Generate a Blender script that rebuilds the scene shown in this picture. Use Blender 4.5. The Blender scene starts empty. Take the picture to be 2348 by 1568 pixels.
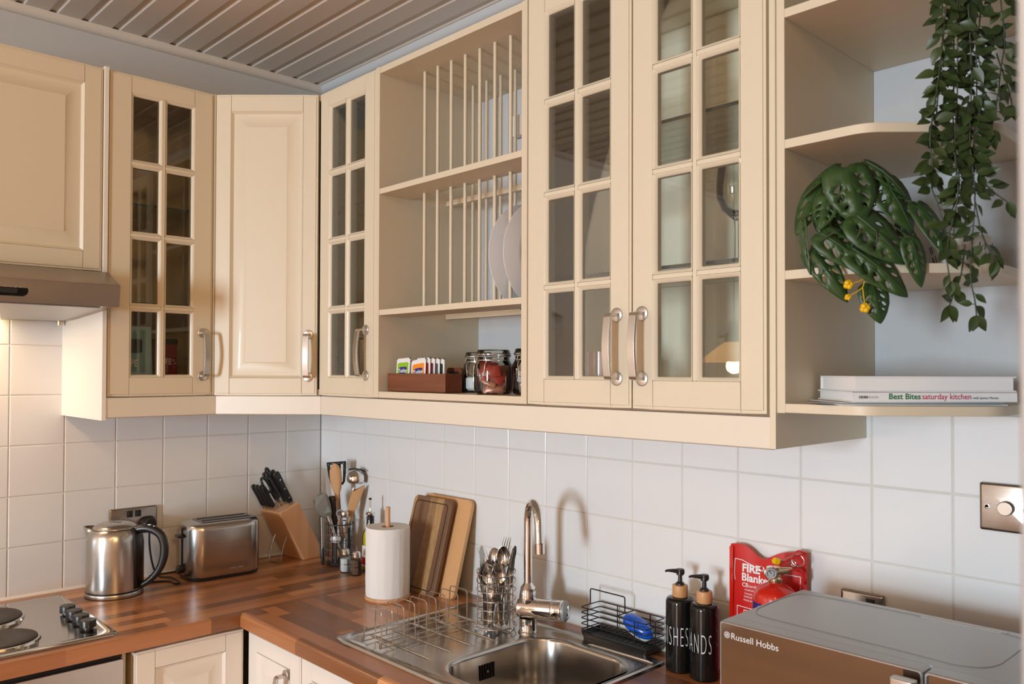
import bpy, bmesh, math, random
from mathutils import Vector, Matrix
from mathutils.geometry import delaunay_2d_cdt
C = bpy.context.scene.collection
PI = math.pi
random.seed(7)

# ------------------------------------------------------------------ materials
def srgb(r, g, b):
    f = lambda c: (c / 255 / 12.92) if c / 255 <= .04045 else ((c / 255 + .055) / 1.055) ** 2.4
    return (f(r), f(g), f(b), 1)

def nodes(name):
    m = bpy.data.materials.new(name); m.use_nodes = True
    t = m.node_tree; b = t.nodes['Principled BSDF']
    return m, t, b

def add(t, kind, **kw):
    n = t.nodes.new(kind)
    for k, v in kw.items():
        if hasattr(n, k): setattr(n, k, v)
        else: n.inputs[k].default_value = v
    return n

def mat(name, col, rough=.5, metal=0, coat=0, var=.04, scale=40, bump=0, spec=.5, trans=0, sss=0, stretch=(1, 1, 1)):
    """plain painted / metal / plastic surface with a little procedural variation"""
    m, t, b = nodes(name)
    tc = add(t, 'ShaderNodeTexCoord'); mp = add(t, 'ShaderNodeMapping'); mp.inputs['Scale'].default_value = stretch
    nz = add(t, 'ShaderNodeTexNoise'); nz.inputs['Scale'].default_value = scale; nz.inputs['Detail'].default_value = 3
    t.links.new(tc.outputs['Object'], mp.inputs[0]); t.links.new(mp.outputs[0], nz.inputs['Vector'])
    mx = add(t, 'ShaderNodeMix'); mx.data_type = 'RGBA'
    mx.inputs[6].default_value = tuple(c * (1 - var) for c in col[:3]) + (1,)
    mx.inputs[7].default_value = tuple(min(1, c * (1 + var)) for c in col[:3]) + (1,)
    t.links.new(nz.outputs['Fac'], mx.inputs[0]); t.links.new(mx.outputs[2], b.inputs['Base Color'])
    b.inputs['Roughness'].default_value = rough; b.inputs['Metallic'].default_value = metal
    b.inputs['Specular IOR Level'].default_value = spec
    b.inputs['Coat Weight'].default_value = coat; b.inputs['Coat Roughness'].default_value = .08
    b.inputs['Transmission Weight'].default_value = trans
    if sss: b.inputs['Subsurface Weight'].default_value = sss
    if bump:
        bp = add(t, 'ShaderNodeBump'); bp.inputs['Strength'].default_value = bump; bp.inputs['Distance'].default_value = .002
        t.links.new(nz.outputs['Fac'], bp.inputs['Height']); t.links.new(bp.outputs[0], b.inputs['Normal'])
    return m

def brushed(name, col, rough=.3, axis=2, aniso=.5, amt=.18):
    """brushed steel: noise stretched along one axis drives the roughness"""
    m, t, b = nodes(name)
    s = [700, 700, 700]; s[axis] = 6
    tc = add(t, 'ShaderNodeTexCoord'); mp = add(t, 'ShaderNodeMapping'); mp.inputs['Scale'].default_value = s
    nz = add(t, 'ShaderNodeTexNoise'); nz.inputs['Scale'].default_value = 1; nz.inputs['Detail'].default_value = 2
    t.links.new(tc.outputs['Object'], mp.inputs[0]); t.links.new(mp.outputs[0], nz.inputs['Vector'])
    mr = add(t, 'ShaderNodeMapRange'); mr.inputs['To Min'].default_value = rough - amt / 2; mr.inputs['To Max'].default_value = rough + amt / 2
    t.links.new(nz.outputs['Fac'], mr.inputs['Value']); t.links.new(mr.outputs[0], b.inputs['Roughness'])
    b.inputs['Base Color'].default_value = col; b.inputs['Metallic'].default_value = 1
    bp = add(t, 'ShaderNodeBump'); bp.inputs['Strength'].default_value = .02; bp.inputs['Distance'].default_value = .001
    t.links.new(nz.outputs['Fac'], bp.inputs['Height']); t.links.new(bp.outputs[0], b.inputs['Normal'])
    return m

def pane(name, tint, refl=1.0, rough=0.0):
    """thin clear glass: fresnel reflection over a tinted see-through body"""
    m, t, b = nodes(name); t.nodes.remove(b)
    out = t.nodes['Material Output']
    fr = add(t, 'ShaderNodeFresnel'); fr.inputs['IOR'].default_value = 1.5
    mu = add(t, 'ShaderNodeMath', operation='MULTIPLY'); mu.inputs[1].default_value = refl
    tr = add(t, 'ShaderNodeBsdfTransparent'); tr.inputs[0].default_value = tint
    gl = add(t, 'ShaderNodeBsdfGlossy'); gl.inputs['Roughness'].default_value = rough
    mx = add(t, 'ShaderNodeMixShader')
    t.links.new(fr.outputs[0], mu.inputs[0]); t.links.new(mu.outputs[0], mx.inputs[0])
    t.links.new(tr.outputs[0], mx.inputs[1]); t.links.new(gl.outputs[0], mx.inputs[2]); t.links.new(mx.outputs[0], out.inputs[0])
    return m

def strips(name, cols, along=0, across=1, w=.045, l=.42, rough=.35, coat=.25, grain=.35, gs=None, phase=0.0):
    """butcher-block wood: staves of random length and tone with fine grain, in object space"""
    m, t, b = nodes(name); L = t.links.new
    tc = add(t, 'ShaderNodeTexCoord'); sp = add(t, 'ShaderNodeSeparateXYZ'); L(tc.outputs['Object'], sp.inputs[0])
    def mth(op, a, c=None):
        n = add(t, 'ShaderNodeMath', operation=op)
        for i, v in enumerate((a, c)):
            if v is None: continue
            if isinstance(v, (int, float)): n.inputs[i].default_value = v
            else: L(v, n.inputs[i])
        return n.outputs[0]
    ac = mth('ADD', sp.outputs[across], phase)
    row = mth('FLOOR', mth('DIVIDE', ac, w))
    wn = add(t, 'ShaderNodeTexWhiteNoise', noise_dimensions='1D'); L(row, wn.inputs['W'])
    col = mth('FLOOR', mth('DIVIDE', mth('ADD', sp.outputs[along], mth('MULTIPLY', wn.outputs['Value'], 3.7)), l))
    cb = add(t, 'ShaderNodeCombineXYZ'); L(row, cb.inputs[0]); L(col, cb.inputs[1])
    w2 = add(t, 'ShaderNodeTexWhiteNoise', noise_dimensions='2D'); L(cb.outputs[0], w2.inputs['Vector'])
    sc = [1.0, 1.0, 1.0]; sc[along] = .05
    mp = add(t, 'ShaderNodeMapping'); mp.inputs['Scale'].default_value = sc
    ad = add(t, 'ShaderNodeVectorMath', operation='ADD'); L(tc.outputs['Object'], ad.inputs[0]); L(w2.outputs['Color'], ad.inputs[1]); L(ad.outputs[0], mp.inputs[0])
    nz = add(t, 'ShaderNodeTexNoise'); nz.inputs['Scale'].default_value = gs or 160; nz.inputs['Detail'].default_value = 4; nz.inputs['Distortion'].default_value = .4
    L(mp.outputs[0], nz.inputs['Vector'])
    f = mth('ADD', mth('MULTIPLY', w2.outputs['Value'], 1 - grain), mth('MULTIPLY', nz.outputs['Fac'], grain))
    rp = add(t, 'ShaderNodeValToRGB'); e = rp.color_ramp.elements
    while len(e) < len(cols): e.new(.5)
    for i, c in enumerate(cols): e[i].position = .08 + .84 * i / (len(cols) - 1); e[i].color = c
    L(f, rp.inputs[0]); L(rp.outputs[0], b.inputs['Base Color'])
    b.inputs['Roughness'].default_value = rough; b.inputs['Coat Weight'].default_value = coat; b.inputs['Coat Roughness'].default_value = .22
    return m

CREAM = (.72, .63, .47, 1)
M = {}
M['cream'] = mat('cream_paint', CREAM, .38, var=.015, scale=8, coat=.1)
M['pelmet'] = mat('pale_cream_paint', (.76, .69, .57, 1), .38, var=.015, scale=8, coat=.1)
M['basepaint'] = mat('white_cream_paint', (.84, .79, .71, 1), .38, var=.015, scale=8, coat=.1)
M['carcass'] = mat('cream_melamine', (.70, .60, .44, 1), .45, var=.02, scale=6)
M['wall'] = mat('white_emulsion', (.56, .56, .56, 1), .8, var=.02, scale=60, bump=.05)
M['wallb'] = mat('warm_beige_wall', (.46, .36, .25, 1), .8, var=.03)
M['wallw'] = mat('lightened_wall_white', (.84, .86, .86, 1), .8, var=.02)
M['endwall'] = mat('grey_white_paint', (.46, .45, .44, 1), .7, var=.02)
M['ceil'] = mat('white_planks', (.72, .65, .58, 1), .6, var=.02, scale=10)
M['tile'] = mat('white_glazed_tile', (.82, .82, .81, 1), .2, var=.012, scale=5, coat=.1)
M['grout'] = mat('pale_grout', (.70, .66, .60, 1), .9, var=.08)
M['floor'] = strips('oak_floor', [srgb(165, 108, 62), srgb(205, 148, 92)], 0, 1, .12, 1.1, .5, .05)
WOODC = [srgb(108, 72, 46), srgb(154, 100, 62), srgb(188, 126, 80), srgb(218, 158, 106)]
M['top_x'] = strips('walnut_block_x', WOODC, 0, 1, .042, .36, .3, .2, .22)
M['top_y'] = strips('walnut_block_y', WOODC, 1, 0, .042, .36, .3, .2, .22, phase=.011)
M['steel'] = brushed('brushed_steel', (.54, .52, .49, 1), .24, 2, amt=.12)
M['steel_x'] = brushed('brushed_steel_x', (.62, .60, .57, 1), .3, 0)
M['steel_y'] = brushed('brushed_steel_y', (.60, .58, .55, 1), .34, 1)
M['sinksteel'] = brushed('sink_steel', (.50, .48, .45, 1), .2, 0, amt=.06)
M['hobsteel'] = mat('polished_steel', (.62, .59, .54, 1), .12, 1, var=.03)
M['nickel'] = brushed('brushed_nickel', (.63, .60, .56, 1), .3, 2, amt=.1)
M['chrome'] = mat('chrome', (.80, .79, .77, 1), .06, 1, var=.01)
M['platesteel'] = brushed('socket_steel', (.34, .29, .25, 1), .26, 0, amt=.1)
M['hoodsteel'] = brushed('hood_steel', (.40, .35, .31, 1), .36, 1)
M['cutlery'] = mat('cutlery_steel', (.46, .45, .43, 1), .14, 1, var=.03)
M['interior_lit'] = mat('lit_cabinet_inside', (.86, .81, .66, 1), .5, var=.02)  # carcass melamine with added light put into its colour for two cabinets
M['wire'] = mat('steel_wire', (.70, .68, .64, 1), .22, 1, var=.02)
M['black'] = mat('black_plastic', (.012, .012, .013, 1), .35, var=.1, coat=.1)
M['blackgloss'] = mat('gloss_black', (.006, .006, .006, 1), .12, var=.05, coat=.25, spec=.3)
M['blackwire'] = mat('black_wire', (.012, .012, .012, 1), .4, var=.1)
M['iron'] = mat('cast_iron', (.035, .030, .027, 1), .55, var=.2, scale=300, bump=.1)
M['dark'] = mat('dark_gap', (.01, .009, .008, 1), .8)
M['glass'] = pane('door_glass', (.985, .99, .965, 1), .9)
M['shelfglass'] = pane('shelf_glass', (.92, .96, .93, 1), .8)
M['greenedge'] = mat('green_glass_edge', (.010, .022, .017, 1), .15, coat=.4)
M['clear'] = pane('jar_glass', (.93, .95, .93, 1), 1.2)
M['white'] = mat('white_plastic', (.82, .82, .81, 1), .4, var=.02)
M['paper'] = mat('tissue_paper', (.86, .84, .80, 1), .95, var=.03, scale=120, bump=.35)
M['offwhite'] = mat('off_white_paper', (.80, .79, .77, 1), .8, var=.02)
M['china'] = mat('white_china', (.72, .70, .69, 1), .18, var=.01, coat=.4)
M['beech'] = strips('beech', [srgb(205, 150, 105), srgb(222, 170, 125), srgb(232, 184, 140)], 2, 0, .03, 2.0, .45, .05, .5, 120)
M['bamboo'] = strips('bamboo', [srgb(196, 142, 92), srgb(210, 158, 106), srgb(222, 172, 120)], 2, 0, .032, 1.2, .5, .05, .35, 140)
M['acacia'] = strips('acacia', [srgb(88, 64, 46), srgb(128, 94, 66), srgb(112, 80, 56), srgb(196, 156, 104)], 2, 0, .0335, 2.5, .5, .05, .32, 170, phase=.0095)
M['walnut'] = strips('walnut_box', [srgb(72, 36, 20), srgb(110, 58, 32), srgb(132, 74, 44)], 0, 2, .2, 3, .45, .1, .8, 90)
M['woodspoon'] = strips('spoon_wood', [srgb(190, 140, 92), srgb(212, 166, 118)], 2, 0, .2, 3, .6, 0, .8, 120)
M['red'] = mat('red_vinyl', srgb(200, 28, 24), .42, var=.06, scale=20, bump=.1)
M['redgloss'] = mat('red_enamel', srgb(205, 26, 10), .22, var=.02, coat=.5)
M['blue'] = mat('blue_plastic', srgb(18, 92, 215), .25, var=.05, coat=.3)
M['yellow'] = mat('yellow_plastic', srgb(235, 185, 10), .4, var=.05)
M['leafd'] = mat('monstera_leaf', (.030, .070, .016, 1), .42, var=.35, scale=25)
M['leafv'] = mat('vine_leaf', (.036, .058, .013, 1), .42, var=.45, scale=30)
M['stem'] = mat('plant_stem', (.035, .045, .018, 1), .6, var=.2)
M['greyp'] = mat('grey_plastic', (.30, .31, .32, 1), .4, var=.05)
M['silverpaint'] = mat('silver_paint', (.40, .40, .39, 1), .38, .85, var=.02, scale=300)
M['oil'] = mat('olive_oil', srgb(222, 200, 12), .1, var=.03, coat=.5)
M['brass'] = mat('pale_brass', (.75, .62, .42, 1), .25, 1)

# ------------------------------------------------------------------ mesh builder
class B:
    def __init__(s): s.bm = bmesh.new(); s.mi = 0
    def f(s, vs):
        try:
            fc = s.bm.faces.new(vs); fc.material_index = s.mi; return fc
        except ValueError: return None
    def box(s, x0, x1, y0, y1, z0, z1, T=None):
        p = [(x, y, z) for z in (z0, z1) for y in (y0, y1) for x in (x0, x1)]
        v = [s.bm.verts.new(T @ Vector(q) if T else q) for q in p]
        for a in ((0, 2, 3, 1), (4, 5, 7, 6), (0, 1, 5, 4), (2, 6, 7, 3), (0, 4, 6, 2), (1, 3, 7, 5)): s.f([v[i] for i in a])
        return s
    def loft(s, loops, closed=True, cap=(False, False)):
        L = [[s.bm.verts.new(p) for p in lp] for lp in loops]
        n = len(L[0])
        for a, b in zip(L, L[1:]):
            for i in range(n if closed else n - 1):
                j = (i + 1) % n; s.f([a[i], a[j], b[j], b[i]])
        if cap[0]: s.f(L[0][::-1])
        if cap[1]: s.f(L[-1])
        return s
    def tube(s, pts, r, n=8, closed=False, cap=True, flat=None, up=None):
        """swept round (or flat = (w, t) rectangular) bar"""
        P = [Vector(p) for p in pts]; m = len(P)
        rs = r if isinstance(r, (list, tuple)) else [r] * m
        tan = []
        for i in range(m):
            a = P[(i - 1) % m] if (closed or i > 0) else P[i]; b = P[(i + 1) % m] if (closed or i < m - 1) else P[i]
            d = b - a; tan.append(d.normalized() if d.length > 1e-9 else Vector((0, 0, 1)))
        u = Vector(up) if up else Vector((0, 0, 1))
        if abs(u.dot(tan[0])) > .95: u = Vector((1, 0, 0)) if abs(tan[0].x) < .9 else Vector((0, 1, 0))
        u = (u - tan[0] * u.dot(tan[0])).normalized()
        loops = []
        for i in range(m):
            u = (u - tan[i] * u.dot(tan[i]))
            u = u.normalized() if u.length > 1e-6 else tan[i].orthogonal().normalized()
            w = tan[i].cross(u)
            if flat:
                a, b = flat[0] / 2, flat[1] / 2
                loops.append([P[i] + w * x + u * y for x, y in ((-a, -b), (a, -b), (a, b), (-a, b))])
            else:
                loops.append([P[i] + (u * math.cos(2 * PI * k / n) + w * math.sin(2 * PI * k / n)) * rs[i] for k in range(n)])
        if closed: loops.append(loops[0]); cap = False
        s.loft(loops, True, (cap, cap))
        return s
    def lathe(s, prof, n=32, o=(0, 0, 0), T=None, cap=(True, True), sx=1, sy=1):
        lp = []
        for r, z in prof:
            r = max(r, 1e-5)
            lp.append([Vector((o[0] + sx * r * math.cos(2 * PI * k / n), o[1] + sy * r * math.sin(2 * PI * k / n), o[2] + z)) for k in range(n)])
        if T: lp = [[T @ p for p in l] for l in lp]
        return s.loft(lp, True, cap)
    def cyl(s, p0, p1, r, n=16, r1=None):
        return s.tube([p0, p1], [r, r if r1 is None else r1], n)
    def prism(s, poly, a, b, T=None, axis='z'):
        """poly of 2D points extruded from a to b along axis"""
        mk = {'z': lambda p, h: (p[0], p[1], h), 'y': lambda p, h: (p[0], h, p[1]), 'x': lambda p, h: (h, p[0], p[1])}[axis]
        lp = [[Vector(mk(p, h)) for p in poly] for h in (a, b)]
        if T: lp = [[T @ p for p in l] for l in lp]
        return s.loft(lp, True, (True, True))
    def ring(s, x0, x1, z0, z1, g, y0, y1):
        """sloped rectangular frame from the outer rectangle at y0 to the rectangle inset by g at y1"""
        a = [(x0, y0, z0), (x1, y0, z0), (x1, y0, z1), (x0, y0, z1)]
        b = [(x0 + g, y1, z0 + g), (x1 - g, y1, z0 + g), (x1 - g, y1, z1 - g), (x0 + g, y1, z1 - g)]
        return s.loft([a, b])
    def sphere(s, c, r, n=12, sz=1, T=None):
        pr = [(r * math.sin(PI * k / n), -r * sz * math.cos(PI * k / n)) for k in range(n + 1)]
        return s.lathe(pr, 2 * n, c, T, (False, False))
    def build(s, name, m=None, parent=None, smooth=True, bevel=0, seg=2, loc=None, rot=None, weld=True, solid=0):
        bm = s.bm
        if weld: bmesh.ops.remove_doubles(bm, verts=bm.verts, dist=1e-6)
        bmesh.ops.recalc_face_normals(bm, faces=bm.faces)
        me = bpy.data.meshes.new(name); bm.to_mesh(me); bm.free()
        for k in (m if isinstance(m, (list, tuple)) else [m]): me.materials.append(M[k] if isinstance(k, str) else k)
        o = bpy.data.objects.new(name, me); C.objects.link(o)
        if parent: o.parent = parent
        if loc is not None: o.location = loc
        if rot is not None: o.rotation_euler = rot
        if solid:
            md = o.modifiers.new('thick', 'SOLIDIFY'); md.thickness = solid; md.offset = 0
        if bevel:
            md = o.modifiers.new('edge', 'BEVEL'); md.width = bevel; md.segments = seg; md.limit_method = 'ANGLE'; md.angle_limit = math.radians(35)
            md.harden_normals = True
        if smooth:
            for p in me.polygons: p.use_smooth = True
            try: me.set_sharp_from_angle(angle=math.radians(38))
            except Exception: pass
        return o

def thing(name, label, cat, loc=(0, 0, 0), rz=0, group=None):
    o = bpy.data.objects.new(name, None); C.objects.link(o)
    o.empty_display_size = .05
    o.location = loc; o.rotation_euler = (0, 0, rz); tag(o, label, cat, group)
    return o
def tag(o, label, cat, group=None, kind=None):
    o['label'] = label; o['category'] = cat
    if group: o['group'] = group
    if kind: o['kind'] = kind
    return o
def struct(o): o['kind'] = 'structure'; return o
def lab(o, label): o['label'] = label; return o
def dup(root, loc=None, rot=None, label=None, group=None):
    r = root.copy(); C.objects.link(r)
    if loc is not None: r.location = loc
    if rot is not None: r.rotation_euler = rot
    if label: r['label'] = label
    if group: r['group'] = group
    for ch in list(root.children):
        c = ch.copy(); C.objects.link(c); c.parent = r
        for g in ch.children:
            d = g.copy(); C.objects.link(d); d.parent = c
    return r
def rrect(x0, x1, y0, y1, r, n=6):
    P = []
    for cx, cy, a in ((x1 - r, y1 - r, 0), (x0 + r, y1 - r, 90), (x0 + r, y0 + r, 180), (x1 - r, y0 + r, 270)):
        for k in range(n + 1):
            t = math.radians(a + 90 * k / n); P.append((cx + r * math.cos(t), cy + r * math.sin(t)))
    return P
def arc(cx, cy, r, a0, a1, n):
    return [(cx + r * math.cos(math.radians(a0 + (a1 - a0) * k / n)), cy + r * math.sin(math.radians(a0 + (a1 - a0) * k / n))) for k in range(n + 1)]
def lettering(txt, size, m, parent, loc, rot, name='lettering', depth=.0003, sx=1, align='LEFT', bold=0, shear=0, space=1):
    cu = bpy.data.curves.new(name, 'FONT'); cu.body = txt; cu.size = size; cu.extrude = depth; cu.align_x = align
    cu.offset = bold; cu.shear = shear; cu.space_character = space; cu.resolution_u = 3
    tmp = bpy.data.objects.new(name + '_tmp', cu); C.objects.link(tmp)
    dg = bpy.context.evaluated_depsgraph_get()
    me = bpy.data.meshes.new_from_object(tmp.evaluated_get(dg)); me.name = name
    bpy.data.objects.remove(tmp); bpy.data.curves.remove(cu)
    me.materials.clear(); me.materials.append(M[m])
    if sx != 1:
        for v in me.vertices: v.co.x *= sx
    o = bpy.data.objects.new(name, me); C.objects.link(o); o.parent = parent; o.location = loc; o.rotation_euler = rot
    return o
FRONT = (PI / 2, 0, 0)          # text standing upright on a face that looks along local -y
# ------------------------------------------------------------------ room shell
# corner of the two tiled walls is the z axis; back wall = plane y 0, left wall = plane x 0
RX, RY, RZ = 5.2, -8.4, 2.675
b = B(); b.box(-.1, RX, RY, .1, -.05, 0); struct(b.build('floor', 'floor', smooth=False))

def wall_tiles(b, u0, u1, us, z0, zs, face):
    """glazed tiles as real bevelled blocks; face(u, d, z) maps wall coordinates to the room, d is outwards"""
    g = .0011
    ur = [u0] + [u for u in us if u0 + .004 < u < u1 - .004] + [u1]
    for a, c in zip(ur, ur[1:]):
        for e, h in zip(zs, zs[1:]):
            x0, x1, y0, y1 = a + g, c - g, e + g, h - g
            o = random.uniform(-.0003, .0003); k = .0022
            lp = [[(x0, -.006), (x1, -.006)], ]
            fr = lambda i, d: [face(x0 + i, d, y0 + i), face(x1 - i, d, y0 + i), face(x1 - i, d, y1 - i), face(x0 + i, d, y1 - i)]
            b.loft([fr(0, -.006), fr(0, -.0022 + o), fr(k * .4, -.0007 + o), fr(k, o)], True, (False, True))
zrows = [.912 + 0] + [.91 + .15 * k for k in range(1, 5)]
# back wall
b = B(); b.mi = 0; b.box(-.1, 2.9, .0055, .12, 0, RZ)
b.mi = 2; b.box(0, 2.665, .0016, .0056, .9, 1.509)
b.mi = 1
wall_tiles(b, 0, 2.66, [.4433 - .45 + .15 * i for i in range(0, 20)], .91, zrows, lambda u, d, z: (u, -d, z))
struct(b.build('wall_back', ['wall', 'tile', 'grout'], smooth=False, weld=False))
# left wall
b = B(); b.box(-.12, -.0055, RY, -1.76, 0, RZ); struct(b.build('wall_west', 'wallw', smooth=False))  # unseen stretch of left wall, lightened to brighten the cabinet glass reflections
b = B(); b.mi = 0; b.box(-.12, -.0055, -1.7595, .1, 0, RZ)
b.mi = 2; b.box(-.0056, -.0016, -1.75, 0, .9, 1.809)
b.mi = 1
wall_tiles(b, 0, 1.75, [.1442 + .15 * i for i in range(-1, 12)], .91, zrows + [1.66, 1.81], lambda u, d, z: (d, -u, z))
struct(b.build('wall_left', ['wall', 'tile', 'grout'], smooth=False, weld=False))
# short partition on the right whose end stands beside the camera
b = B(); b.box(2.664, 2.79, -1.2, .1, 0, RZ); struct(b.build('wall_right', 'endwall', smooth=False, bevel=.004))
b = B(); b.box(RX, RX + .1, RY, .1, 0, RZ); struct(b.build('wall_east', 'wallb', smooth=False))
b = B(); b.box(2.79, RX, 0, .1, 0, RZ); struct(b.build('wall_north', 'wallb', smooth=False))
# front wall with the window opening behind the camera
WX0, WX1, WZ0, WZ1 = 2.3, 3.3, .5, 2.4
b = B()
for a in ((-.1, WX0, 0, RZ), (WX1, RX, 0, RZ), (WX0, WX1, 0, WZ0), (WX0, WX1, WZ1, RZ)): b.box(a[0], a[1], RY - .12, RY, a[2], a[3])
struct(b.build('wall_front', 'wallb', smooth=False))
b = B()
for a in ((WX0, WX0 + .06, WZ0, WZ1), (WX1 - .06, WX1, WZ0, WZ1), (WX0, WX1, WZ0, WZ0 + .06), (WX0, WX1, WZ1 - .06, WZ1)):
    b.box(a[0], a[1], RY - .09, RY - .03, a[2], a[3])
b.box(WX0 - .05, WX1 + .05, RY - .04, RY + .1, WZ0 - .04, WZ0)
struct(b.build('window_1', 'white', smooth=False))
# plank ceiling: boards along x with a routed vee groove every 90 mm, pitch measured on the left wall
b = B(); y = .0
prof = []
pitch = .0905
edges = [-.0315 - pitch * i for i in range(0, 94)]
prof.append((.1, RZ))
for e in edges:
    prof += [(e + .006, RZ), (e + .001, RZ + .0055), (e - .012, RZ + .0055), (e - .020, RZ)]
prof.append((RY - .1, RZ))
top = [(prof[-1][0], RZ + .05), (prof[0][0], RZ + .05)]
b.prism([(p[0], p[1]) for p in prof] + top, -.1, RX + .1, axis='x')
struct(b.build('ceiling', 'ceil', smooth=False))
# small quarter-round cornice under the ceiling on the two walls
q = [(0, RZ), (0, RZ - .026)] + [(.004 + .020 * math.sin(math.radians(a)), RZ - .026 + .020 * (1 - math.cos(math.radians(a)))) for a in range(0, 91, 15)] + [(.024, RZ)]
b = B(); b.prism([(p[0] - .0055, p[1]) for p in q], RY, .0, axis='y'); struct(b.build('trim_1', 'ceil'))
b = B(); b.prism([(-p[0] + .0055, p[1]) for p in q], -.005, 2.66, axis='x'); struct(b.build('trim_2', 'wall'))

# ------------------------------------------------------------------ camera
cam = bpy.data.cameras.new('camera'); co = bpy.data.objects.new('camera', cam); C.objects.link(co)
yaw, pitch_c, roll = .8058, .0158, .0027
f0 = Vector((-math.sin(yaw), math.cos(yaw), 0)); r0 = Vector((math.cos(yaw), math.sin(yaw), 0)); u0 = Vector((0, 0, 1))
fw = f0 * math.cos(pitch_c) + u0 * math.sin(pitch_c); up = u0 * math.cos(pitch_c) - f0 * math.sin(pitch_c)
rt = r0 * math.cos(roll) + up * math.sin(roll); up = up * math.cos(roll) - r0 * math.sin(roll)
mw = Matrix.Identity(4)
for i in range(3): mw[i][0], mw[i][1], mw[i][2] = rt[i], up[i], -fw[i]
mw.translation = (2.7839, -1.6592, 1.5882); co.matrix_world = mw
cam.sensor_width = 36; cam.lens = 1888.58 / 2348 * 36; cam.shift_y = 35.5 / 2348
cam.clip_start = .02
cam.dof.use_dof = True; cam.dof.focus_distance = 1.95; cam.dof.aperture_fstop = 6.3
bpy.context.scene.camera = co

# ------------------------------------------------------------------ lights
def area(name, loc, target, sx, sy, power, col, spread=180):
    l = bpy.data.lights.new(name, 'AREA'); l.shape = 'RECTANGLE'; l.size = sx; l.size_y = sy; l.energy = power; l.color = col; l.spread = math.radians(spread)
    o = bpy.data.objects.new(name, l); C.objects.link(o); o.location = loc
    o.rotation_euler = (Vector(target) - Vector(loc)).to_track_quat('-Z', 'Y').to_euler(); return o
def point(name, loc, power, col, r=.04):
    l = bpy.data.lights.new(name, 'POINT'); l.energy = power; l.color = col; l.shadow_soft_size = r
    o = bpy.data.objects.new(name, l); C.objects.link(o); o.location = loc; return o
WARM = (1, .62, .27); COOL = (.72, .87, 1.0)
area('daylight', ((WX0 + WX1) / 2, RY - .02, 1.45), (1.6, 0, 1.3), WX1 - WX0 - .12, 1.78, 840, COOL)
# recessed ceiling spots over the room
def downlight(x, y, power, rad):
    t = thing('ceiling_spotlight', 'round recessed warm ceiling spotlight behind the camera', 'light', (x, y, RZ), 0, 'ceiling spotlights')
    b = B(); b.lathe([(.034, -.001), (.045, -.004), (.046, -.001), (.046, .004)], 32, cap=(False, False)); b.build('rim', 'chrome', t)
    b = B(); b.lathe([(.0, .002), (.033, .002)], 24); b.build('bulb', M['bulb'], t)
    l = point('spot_lamp', (x, y, RZ - .02 - rad), power, WARM, rad); return t
bm_, t_, b_ = nodes('lit_bulb'); b_.inputs['Emission Color'].default_value = (1, .72, .4, 1); b_.inputs['Emission Strength'].default_value = 40; M['bulb'] = bm_
for x, y, p, r_ in ((3.0, -2.1, 22, .05), (4.4, -1.9, 125, .18), (3.6, -3.4, 24, .05), (1.6, -4.2, 16, .05)): downlight(x, y, p, r_)
# two pendant lamps in the room behind: seen mirrored in the cabinet door glass
M['shade'] = mat('pale_glass_shade', (.80, .66, .44, 1), .4, var=.03)
sb_ = M['shade'].node_tree.nodes['Principled BSDF']; sb_.inputs['Emission Color'].default_value = (1, .52, .22, 1); sb_.inputs['Emission Strength'].default_value = 8
def pendant(x, y, z):
    t = thing('pendant_lamp', 'conical pale glowing pendant lamp hanging in the room behind the camera', 'lamp', (x, y, z), 0, 'pendant lamps')
    b = B(); b.lathe([(.17, 0), (.172, .006), (.14, .035), (.075, .085), (.05, .10), (.048, .105), (.073, .08), (.138, .03), (.166, 0)], 40, cap=(False, False)); b.build('lamp_shade', 'shade', t)
    b = B(); b.lathe([(.05, .1), (.045, .15), (.03, .16), (.03, .2), (.02, .215), (.0, .22)], 24); b.tube([(-.09, 0, .135), (.09, 0, .135)], .006); b.build('lamp_holder', 'greyp', t)
    b = B(); b.cyl((0, 0, .2), (0, 0, RZ - z), .004); b.build('cord', 'black', t)
    b = B(); b.sphere((0, 0, .03), .035, 10); b.build('bulb', M['bulb'], t)
    point('pendant_light', (x, y, z - .02), 9, WARM, .04)
pendant(.487, -2.85, 1.635); pendant(1.05, -5.2, 1.635)
w = bpy.data.worlds.new('world'); bpy.context.scene.world = w; w.use_nodes = True
bg = w.node_tree.nodes['Background']; bg.inputs[0].default_value = (.75, .86, 1, 1); bg.inputs[1].default_value = 1.2
vs = bpy.context.scene.view_settings; vs.view_transform = 'Standard'; vs.look = 'None'; vs.gamma = 1; vs.use_curve_mapping = False; vs.exposure = -1.02
bpy.context.scene.display_settings.display_device = 'sRGB'
cy = bpy.context.scene.cycles; cy.use_denoising = True; cy.max_bounces = 10; cy.transparent_max_bounces = 24; cy.sample_clamp_indirect = 6; cy.caustics_reflective = False; cy.caustics_refractive = False
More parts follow.
